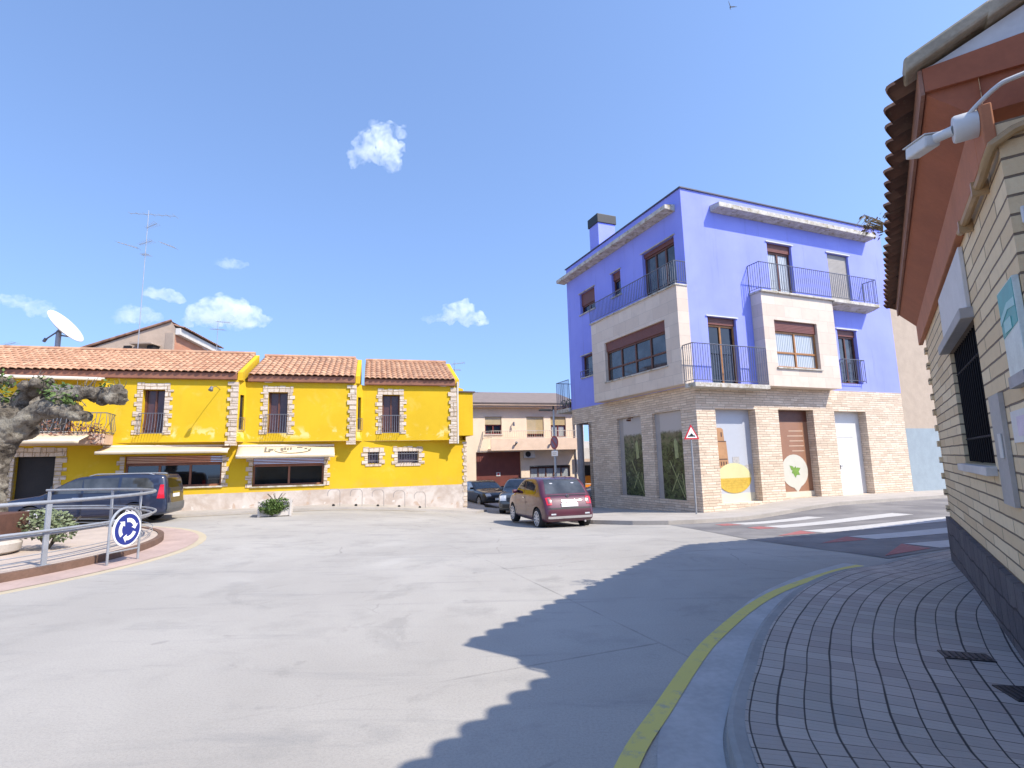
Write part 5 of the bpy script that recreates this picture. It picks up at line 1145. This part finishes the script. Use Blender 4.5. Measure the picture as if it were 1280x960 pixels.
    def spatch(nm, poly, mat, side, off=.005, par=r, st=.12):
        """panel on the side of the body, outline given in (x,z)"""
        b = bmesh.new(); b.faces.new([b.verts.new((x, 0, z)) for x, z in poly])
        for lo, hi, ax in ((min(p[0] for p in poly), max(p[0] for p in poly), 0), (min(p[1] for p in poly), max(p[1] for p in poly), 2)):
            q = lo+st
            while q < hi-.01:
                bmesh.ops.bisect_plane(b, geom=b.verts[:]+b.edges[:]+b.faces[:], plane_co=(q, 0, 0) if ax == 0 else (0, 0, q), plane_no=(1, 0, 0) if ax == 0 else (0, 0, 1), dist=1e-4); q += st
        for v in b.verts: v.co.y = side*(hw*W(v.co.x, v.co.z)+off)
        bmesh.ops.recalc_face_normals(b, faces=b.faces)
        me = bpy.data.meshes.new(nm); b.to_mesh(me); b.free(); me.materials.append(mat)
        o = bpy.data.objects.new(nm, me); COL.objects.link(o); o.parent = par; return o
    def line(pts, side, w=.010, off=.004, mat=BLACK, nm='door_gap', par=None):
        m = MB()
        for a, b in zip(pts, pts[1:]):
            a, b = Vector(a), Vector(b); d = (b-a).normalized(); q = Vector((-d.y, d.x))*w/2; N = 6
            for j in range(N):
                p0, p1 = a.lerp(b, j/N), a.lerp(b, (j+1)/N)
                m.face([(v.x, side*(hw*W(v.x, v.y)+off), v.y) for v in (p0-q, p1-q, p1+q, p0+q)])
        return m.build(nm, mat, par or r)
    ns.pp, ns.sp, ns.line, ns.W, ns.pt, ns.near = ppatch, spatch, line, W, pt, near
    for wx in wheels:
        for s in (-1, 1):
            y = s*(hw-.105)
            m = MB(); m.lathe([(wr*.62, -.10), (wr*.93, -.10), (wr, -.075), (wr, .075), (wr*.93, .10), (wr*.62, .10)], (wx, y, wr), 'y', 30); ty = m.build('wheel', RUBBER, r, True)
            m = MB(); yo = y+s*.085
            m.lathe([(wr*.72, -.03), (wr*.72, .024), (wr*.65, .026), (wr*.63, -.0), (wr*.1, -.0)] if s > 0 else [(wr*.1, .0), (wr*.63, .0), (wr*.65, -.026), (wr*.72, -.024), (wr*.72, .03)], (wx, yo, wr), 'y', 30)
            for k in range(10):
                a = k*math.pi/5; ca_, sa_ = math.cos(a), math.sin(a)
                m.add([(wx+rr*ca_-ww*sa_, yo+s*d, wr+rr*sa_+ww*ca_) for rr, ww2 in ((wr*.08, .022), (wr*.66, .020)) for ww in (-ww2, ww2) for d in (.002, .022)], [(0, 1, 3, 2), (4, 6, 7, 5), (0, 4, 5, 1), (2, 3, 7, 6), (0, 2, 6, 4), (1, 5, 7, 3)])
            m.lathe([(.05, .0), (.05, .03), (.03, .034)] if s > 0 else [(.03, -.034), (.05, -.03), (.05, 0)], (wx, yo, wr), 'y', 14)
            m.build('rim', ALLOY, ty)
    return ns
def plate(ns, x, z, par, w=.52, h=.11, rear=True, tilt=.12):
    s = -1 if rear else 1; m = MB(); m.box(-.01, .01, -w/2, w/2, -h/2, h/2, lambda a, b, c: (x+s*a-s*c*tilt*1., b, z+c)); p = m.build('number_plate', SIGNW, par, bevel=.003); return p
def mirror(ns, x, z, hw, paint):
    for s in (-1, 1):
        y = hw*ns.W(x, z); m = MB(); m.box(x-.05, x+.06, min(s*(y-.01), s*(y+.18)), max(s*(y-.01), s*(y+.18)), z, z+.12); m.build('door_mirror', paint, ns.r, bevel=.035)

# --- maroon city car (we see its tail and left side)
hx, hy = -.31, .95
mp = [(1.55, .22), (1.74, .30), (1.79, .48), (1.73, .66), (1.60, .80), (1.30, .93), (.98, 1.0), (.50, 1.33), (.15, 1.455), (-.35, 1.49), (-.85, 1.455), (-1.15, 1.35), (-1.46, 1.02), (-1.60, .90), (-1.70, .72), (-1.76, .52), (-1.75, .34), (-1.62, .23), (-1.0, .20), (0, .19), (1.0, .20)]
ax = (1.40, 16.37); cx_, cy_ = ax[0]+hx*1.12, ax[1]+hy*1.12
mc = car('hatchback_car', 'small maroon three door hatchback seen from its tail in the open road', (cx_, cy_, gz(cx_, cy_)-.0), (hx, hy), mp, .815, .92, 1.49, (1.18, -1.12), .305, P_MAROON)
tg = mc.pp('rear_window', (-.98, 1.41), (-1.45, 1.035), -.78, .78, GLASS, .004, f0b=-.84, f1b=.84)
m = MB()
for y in (-.33, .36): m.lathe([(.10, -1.265), (.13, -1.26), (.10, -1.255)], (0, y, 1.2), 'x', 14)
m.v = [(x-.035-(z-1.2)*-.85, y, z*.55+.56 if False else z) for x, y, z in m.v]; m.build('headrest_glint', pm('headrest_grey', (.42, .42, .46), .6, .1), tg)
mc.pp('windscreen', (.90, 1.05), (.30, 1.41), -.84, .84, DGLASS, .004)
for s in (-1, 1):
    mc.sp('side_window', [(.78, 1.0), (.30, 1.33), (-.02, 1.375), (-.06, .985)], DGLASS, s); mc.sp('side_window', [(-.12, .985), (-.09, 1.375), (-.55, 1.365), (-.98, 1.22), (-1.06, 1.06), (-.9, .99)], DGLASS, s)
    mc.line([(.80, .98), (.76, .5), (.62, .27), (-.12, .27), (-.22, .5), (-.12, .98)], s); 
    m = MB(); y = .815*mc.W(-.05, .88); m.box(-.10, .06, min(s*y, s*(y+.03)), max(s*y, s*(y+.03)), .86, .885); m.build('door_handle', CHROME, mc.r, bevel=.006)
    L = mc.pp('tail_light', (-1.575, .925), (-1.70, .70), s*.73, s*.93, REDL, .012, k=6); mc.pp('light_ring', (-1.61, .89), (-1.675, .75), s*.77, s*.87, P_MAROON, .018, par=L, k=4)
    mc.pp('rear_reflector', (-1.76, .50), (-1.765, .44), s*.62, s*.82, WHL, .010, k=4)
    mc.pp('headlight', (1.72, .70), (1.62, .80), s*.62, s*.9, WHL, .01, k=6)
mirror(mc, .60, .97, .815, P_MAROON)
mc.pp('chrome_strip', (-1.76, .405), (-1.745, .335), -.93, .93, CHROME, .014, k=20)
mc.pp('bumper_seam', (-1.735, .625), (-1.742, .605), -.93, .93, BLACK, .004, k=16)
mc.pp('plate_handle', (-1.655, .83), (-1.67, .79), -.30, .30, CHROME, .02, k=8)
plate(mc, -1.725, .715, mc.r); m = MB(); m.lathe([(.045, -1.565), (.05, -1.58), (.045, -1.60)], (0, 0, .955), 'x', 14); m.build('round_badge', CHROME, mc.r)
mc.pp('tailgate_gap', (-1.50, .99), (-1.515, .975), -.8, .8, BLACK, .003, k=12)
m = MB(); m.tube([(-1.70, -.45, .24), (-1.78, -.45, .24)], .03, 8); m.build('exhaust', CHROME, mc.r)
m = MB(); m.tube([(-.55, 0, 1.485), (-.62, 0, 1.53), (-.85, 0, 1.66)], .007, 5); m.build('aerial', BLACK, mc.r)

# --- navy people carrier by the island
vh = (-.970, -.243); rearc = Vector((-10.95, 17.0)); d = Vector(vh); side = Vector((d.y, -d.x)) 
vp = [(1.95, 0.24), (2.17, 0.337), (2.22, 0.53), (2.15, 0.723), (1.95, 0.852), (1.35, 0.944), (1.12, 0.999), (0.42, 1.404), (0.05, 1.496), (-1.0, 1.542), (-1.85, 1.514), (-2.08, 1.441), (-2.17, 1.082), (-2.2, 0.76), (-2.23, 0.53), (-2.2, 0.355), (-2.05, 0.25), (-1, 0.21), (1, 0.21)]
ctr = rearc+d*2.2+Vector((-.17, 0.928))*.87
vn = car('people_carrier', 'dark navy people carrier parked behind the roundabout railing', (ctr.x, ctr.y, gz(ctr.x, ctr.y)), vh, vp, .87, .945, 1.542, (1.38, -1.33), .32, P_NAVY, tum=.15, plan=.09)
vn.pp('windscreen', (1.08, 1.027), (.36, 1.422), -.85, .85, GLASS, .004)
vn.pp('rear_window', (-2.10, 1.367), (-2.17, 1.054), -.80, .80, DGLASS, .004)
for s in (-1, 1):
    vn.sp('side_window', [(1.02, 0.99), (.52, 1.294), (.25, 1.404), (.10, 1.404), (.10, 0.99)], GLASS, s); vn.sp('side_window', [(.03, 0.99), (.09, 1.404), (-.85, 1.432), (-.85, 0.99)], GLASS, s); vn.sp('side_window', [(-.93, 0.99), (-.93, 1.432), (-1.62, 1.395), (-1.80, 1.22), (-1.84, 1.018)], GLASS, s)
    vn.line([(1.02, 0.962), (.98, 0.392), (.9, 0.28), (.1, 0.28), (.06, 0.972)], s); vn.line([(.06, 0.972), (.06, 0.28), (-.75, 0.28), (-.98, 0.594), (-.89, 0.972)], s)
    vn.line([(1.7, 0.594), (-1.9, 0.631)], s, .022, .006, P_NAVY, 'rubbing_strip')
    for hx_ in (.22, -.68): m = MB(); y = .87*vn.W(hx_, .9); m.box(hx_-.09, hx_+.09, min(s*y, s*(y+.035)), max(s*y, s*(y+.035)), .84, .87); m.build('door_handle', CHROME, vn.r, bevel=.006)
    vn.sp('tail_light', [(-2.09, 1.183), (-1.99, 1.183), (-1.93, 0.76), (-2.14, 0.76)], REDL, s, .008);
    vn.pp('headlight', (2.17, 0.668), (2.02, 0.824), s*.6, s*.93, WHL, .01, k=6)
    m = MB(); m.tube([(.0, s*.66, 1.495), (-.2, s*.66, 1.55), (-1.6, s*.66, 1.545), (-1.8, s*.66, 1.475)], .016, 6); m.build('roof_rail', STEEL, vn.r, True)
mirror(vn, .82, 1.0, .87, P_NAVY); plate(vn, -2.205, .83, vn.r, tilt=.06)
vn.pp('rear_bumper', (-2.205, 0.594), (-2.20, 0.355), -.95, .95, pm('bumper_grey', (.10, .105, .11), .5, .1), .02, k=16)
vn.pp('plate_trim', (-2.17, 0.916), (-2.18, 0.884), -.4, .4, CHROME, .012, k=8)

# --- graphite car facing us behind the maroon one
gp = [(1.85, .26), (2.08, .36), (2.12, .6), (2.04, .82), (1.80, .95), (1.15, 1.06), (.9, 1.12), (.25, 1.50), (-.2, 1.56), (-1.0, 1.57), (-1.6, 1.48), (-1.95, 1.1), (-2.08, .8), (-2.1, .5), (-1.95, .28), (-1, .22), (1, .22)]
gh_ = Vector((-.16, -.987)); fc = Vector((.10, 23.3)); cc = fc-gh_*2.1
gc = car('crossover_car', 'graphite grey car with its front behind the maroon hatchback', (cc.x, cc.y, gz(cc.x, cc.y)), gh_, gp, .89, 1.02, 1.57, (1.3, -1.25), .33, P_GREY)
gc.pp('windscreen', (.84, 1.16), (.2, 1.5), -.86, .86, GLASS, .004)
gr_ = gc.pp('grille', (2.105, .66), (2.04, .82), -.55, .55, BLACK, .008, k=10)
m = MB(); m.lathe([(.07, 2.10), (.07, 2.125)], (0, 0, .74), 'x', 4); m.build('grille_badge', CHROME, gr_)
gc.pp('lower_intake', (2.10, .42), (2.12, .55), -.8, .8, BLACK, .008, k=10); plate(gc, 2.135, .585, gc.r, rear=False)
for s in (-1, 1):
    gc.pp('headlight', (2.09, .70), (1.92, .90), s*.60, s*.95, WHL, .012, k=6)
    gc.sp('side_window', [(.8, 1.09), (.22, 1.42), (-.2, 1.48), (-.2, 1.08)], DGLASS, s); gc.sp('side_window', [(-.28, 1.08), (-.28, 1.48), (-1.1, 1.46), (-1.5, 1.25), (-1.45, 1.08)], DGLASS, s)
    gc.line([(.85, 1.04), (.8, .4), (-.24, .3), (-.24, 1.05)], s)
mirror(gc, .62, 1.08, .89, P_GREY)
# --- black saloon further down the alley
sp_ = [(1.95, .24), (2.2, .34), (2.24, .55), (2.14, .70), (1.85, .82), (1.0, .93), (.75, .98), (.05, 1.32), (-.35, 1.39), (-.95, 1.37), (-1.35, 1.22), (-1.75, 1.02), (-2.15, .96), (-2.25, .7), (-2.22, .4), (-2.0, .25), (-1, .2), (1, .2)]
bh_ = Vector((.42, -.907)).normalized(); cc = Vector((-1.75, 31.2))
bc = car('saloon_car', 'shiny black saloon car parked before the dark red garage', (cc.x, cc.y, gz(cc.x, cc.y)), bh_, sp_, .87, .90, 1.39, (1.38, -1.3), .31, P_BLACK)
bc.pp('windscreen', (.72, 1.0), (.02, 1.33), -.86, .86, GLASS, .004)
bc.pp('grille', (2.235, .55), (2.18, .66), -.5, .5, BLACK, .008, k=8); plate(bc, 2.25, .46, bc.r, rear=False)
for s in (-1, 1):
    bc.pp('headlight', (2.2, .60), (2.05, .74), s*.60, s*.95, WHL, .012, k=6)
    bc.sp('side_window', [(.62, .96), (.05, 1.24), (-.35, 1.31), (-.35, .95)], CURT, s); bc.sp('side_window', [(-.42, .95), (-.42, 1.31), (-.95, 1.28), (-1.3, 1.1), (-1.2, .95)], CURT, s)
    bc.line([(.7, .92), (.66, .35), (-.38, .28), (-.38, .93)], s)
mirror(bc, .5, .94, .87, P_BLACK)
# --- silver car glimpsed through the portico
kp = [(x*.95, z) for x, z in gp]; cc = Vector((5.35, 31.0))
kc = car('estate_car', 'pale silver car end glimpsed between the portico column and stone wall', (cc.x, cc.y, gz(cc.x, cc.y)), (-.97, -.2), kp, .85, 1.0, 1.57, (1.2, -1.2), .31, P_SILVER)
kc.pp('windscreen', (.8, 1.14), (.2, 1.49), -.86, .86, DGLASS, .004)
for s in (-1, 1):
    kc.pp('headlight', (2.0, .70), (1.84, .88), s*.6, s*.95, WHL, .01, k=6); kc.sp('side_window', [(.75, 1.06), (.2, 1.42), (-.25, 1.48), (-.25, 1.06)], DGLASS, s); kc.sp('side_window', [(-.32, 1.06), (-.32, 1.48), (-1.1, 1.44), (-1.4, 1.2), (-1.38, 1.06)], DGLASS, s)
kc.pp('lower_bumper', (2.02, .34), (2.0, .56), -.9, .9, BLACK, .01, k=8)

# ================================================================== BIRD, CLOUDS, LIGHT, CAMERA
r = MB()
body = spline([(0, .20, 0), (0, .12, .01), (0, 0, 0), (0, -.14, -.01), (0, -.24, 0)], 3); r.tube(body, [.008, .02, .026, .03, .034, .038, .038, .036, .03, .022, .016, .012, .006], 8)
for s in (-1, 1):
    w = [(0, .07, .01), (s*.14, .11, .09), (s*.30, .02, .17), (s*.20, -.01, .11), (s*.08, -.05, .04), (0, -.06, .01)]
    r.prism([(i, 0) for i in range(6)], lambda a, b, d, w=w: (w[int(a)][0], w[int(a)][1], w[int(a)][2]+d), 0, .008)
r.prism([(0, 0), (1, 0), (2, 0)], lambda a, b, d: ((-.05, .05, 0)[int(a)], (-.34, -.34, -.20)[int(a)], d), -.004, .004)
o = r.build('bird', pm('dark_plumage', (.015, .016, .02), .8, .3)); o.location = (14.4, 30, 29.8); o.rotation_euler = (R_(65), R_(25), R_(15)); o.scale = (1.15, 1.15, 1.15); tag(o, 'small dark swallow flying high in the blue sky', 'bird')
def cloud_mat(den):
    m = bpy.data.materials.new('cloud_vapour'); m.use_nodes = True; t = m.node_tree; t.nodes.clear()
    v = t.nodes.new('ShaderNodeVolumeScatter'); v.inputs['Color'].default_value = (1, 1, 1, 1); 
    tc = t.nodes.new('ShaderNodeTexCoord'); nz = t.nodes.new('ShaderNodeTexNoise'); nz.inputs['Scale'].default_value = .045; nz.inputs['Detail'].default_value = 5; nz.inputs['Roughness'].default_value = .6; nz.inputs['Distortion'].default_value = .6
    mr = t.nodes.new('ShaderNodeMapRange'); mr.inputs[1].default_value = .40; mr.inputs[2].default_value = .68; mr.inputs[3].default_value = 0; mr.inputs[4].default_value = den*1.7
    t.links.new(tc.outputs['Object'], nz.inputs['Vector']); t.links.new(nz.outputs[0], mr.inputs[0]); t.links.new(mr.outputs[0], v.inputs['Density']); v.inputs['Anisotropy'].default_value = .0
    q = t.nodes.new('ShaderNodeOutputMaterial'); t.links.new(v.outputs[0], q.inputs['Volume']); return m
def cloud(c, blobs, lb, den, amp=9, vox=4.):
    mb = MB()
    for x, z, a, b in blobs:
        bm = bmesh.new(); bmesh.ops.create_icosphere(bm, subdivisions=3, radius=1); bm.verts.index_update(); y = random.uniform(-6, 6)
        mb.add([(v.co.x*a+x, v.co.y*(a+b)*.5+y, v.co.z*b+z) for v in bm.verts], [tuple(v.index for v in f.verts) for f in bm.faces]); bm.free()
    o = mb.build('cloud', WHITE); md = o.modifiers.new('r', 'REMESH'); md.mode = 'VOXEL'; md.voxel_size = vox
    dg = bpy.context.evaluated_depsgraph_get(); me = bpy.data.meshes.new_from_object(o.evaluated_get(dg)); bpy.data.objects.remove(o)
    for v in me.vertices:
        p = v.co; d = noise.fractal(p*.06+Vector(c)*.01, .7, 2.2, 4)*amp; v.co = p+v.normal*d
    me.materials.clear(); me.materials.append(cloud_mat(den))
    o = bpy.data.objects.new('cloud', me); COL.objects.link(o); o.location = c; tag(o, lb, 'cloud', 'small clouds in the blue sky'); return o
cloud((-235, 900, 575), [(-4, 12, 30, 30), (-30, -8, 18, 22), (20, -2, 26, 24), (26, -26, 20, 14), (-42, -24, 8, 12), (8, 30, 20, 14), (36, 34, 14, 10)], 'bright white puffy cloud, highest of them, alone above the rooftops', .028, 15)
cloud((-85, 900, 258), [(-4, 8, 28, 17), (18, -6, 24, 13), (36, -13, 12, 6), (-26, -6, 16, 8), (4, 18, 15, 9)], 'compact white cloud above the cream house and the smallest yellow roof', .034, 8)
cloud((-500, 900, 268), [(0, 6, 42, 25), (-36, 0, 28, 20), (34, -4, 34, 24), (56, -10, 22, 15), (14, 18, 28, 15), (-58, -8, 18, 10)], 'wide white cloud behind the short roof aerial', .026, 10)
cloud((-612, 900, 306), [(0, 2, 26, 10), (26, -6, 22, 8), (-22, 5, 14, 7)], 'flat small cloud touching the tall aerial mast', .024, 6)
cloud((-652, 900, 272), [(0, 0, 32, 14), (-26, -4, 20, 9), (22, -6, 20, 9)], 'soft cloud low above the tan gable, crossed by the aerial mast', .016, 8)
cloud((-488, 900, 360), [(-10, 2, 22, 7), (14, -3, 18, 6)], 'faint wisp of cloud floating above the wide white cloud', .014, 7)
cloud((-838, 900, 292), [(-20, 8, 24, 10), (12, -4, 26, 13), (-44, 14, 18, 7)], 'thin pale cloud just above the white satellite dish', .014, 8)
cloud((-130, 900, 250), [(-8, 0, 18, 7), (10, 4, 12, 6)], 'tiny faint cloud shred at the left of the compact cloud', .010, 6)
SC.cycles.volume_bounces = 6
SC.cycles.max_bounces = 12

L = Vector((-.75, .46, -1.0)).normalized()          # direction the sunlight travels
sun = bpy.data.lights.new('sun', 'SUN'); sun.energy = 2.75; sun.angle = R_(.5); sun.color = (1, .925, .80)
so = bpy.data.objects.new('sun', sun); COL.objects.link(so); so.rotation_euler = L.to_track_quat('-Z', 'Y').to_euler(); so.location = (20, -10, 40)
w = bpy.data.worlds.new('World'); SC.world = w; w.use_nodes = True; nt = w.node_tree; nt.nodes.clear()
sky = nt.nodes.new('ShaderNodeTexSky'); sky.sky_type = 'NISHITA'; sky.sun_disc = False
sky.sun_elevation = math.asin(-L.z); sky.sun_rotation = math.atan2(-L.x, -L.y); sky.altitude = 250; sky.air_density = 1.0; sky.dust_density = .6; sky.ozone_density = 2.2
gn = nt.nodes.new('ShaderNodeNewGeometry'); sx = nt.nodes.new('ShaderNodeSeparateXYZ'); cb = nt.nodes.new('ShaderNodeCombineXYZ'); ma = nt.nodes.new('ShaderNodeMath'); ma.operation = 'MULTIPLY_ADD'
tcw = nt.nodes.new('ShaderNodeTexCoord'); nt.links.new(tcw.outputs['Generated'], sx.inputs[0]); nt.nodes.remove(gn)
ma.inputs[1].default_value = .80; ma.inputs[2].default_value = .25; nt.links.new(sx.outputs[2], ma.inputs[0])       # lifts the milky horizon band below the roofline
for i_ in (0, 1): nt.links.new(sx.outputs[i_], cb.inputs[i_])
nt.links.new(ma.outputs[0], cb.inputs[2]); nrm_ = nt.nodes.new('ShaderNodeVectorMath'); nrm_.operation = 'NORMALIZE'; nt.links.new(cb.outputs[0], nrm_.inputs[0]); nt.links.new(nrm_.outputs[0], sky.inputs[0])
bg = nt.nodes.new('ShaderNodeBackground'); bg.inputs[1].default_value = .148; ow = nt.nodes.new('ShaderNodeOutputWorld')
hs = nt.nodes.new('ShaderNodeMix'); hs.data_type = 'RGBA'; hs.blend_type = 'MULTIPLY'; hs.inputs[0].default_value = 1; hs.inputs[7].default_value = (.92, .935, 1.0, 1); nt.links.new(sky.outputs[0], hs.inputs[6]); nt.links.new(hs.outputs[2], bg.inputs[0]); nt.links.new(bg.outputs[0], ow.inputs[0])
cam = bpy.data.cameras.new('camera'); co = bpy.data.objects.new('camera', cam); COL.objects.link(co); SC.camera = co
cam.sensor_width = 36; cam.lens = 36*667/1280; cam.clip_start = .05; cam.clip_end = 6000
Rm = ((.999711, -.024026, 0.), (.003505, .145850, .989301), (-.023769, -.989015, .145892))
co.matrix_world = Matrix(((Rm[0][0], -Rm[0][1], -Rm[0][2], 0), (Rm[1][0], -Rm[1][1], -Rm[1][2], 0), (Rm[2][0], -Rm[2][1], -Rm[2][2], 1.6), (0, 0, 0, 1)))
SC.view_settings.view_transform = 'Standard'; SC.view_settings.look = 'None'; SC.view_settings.gamma = 1; SC.view_settings.exposure = 1.21
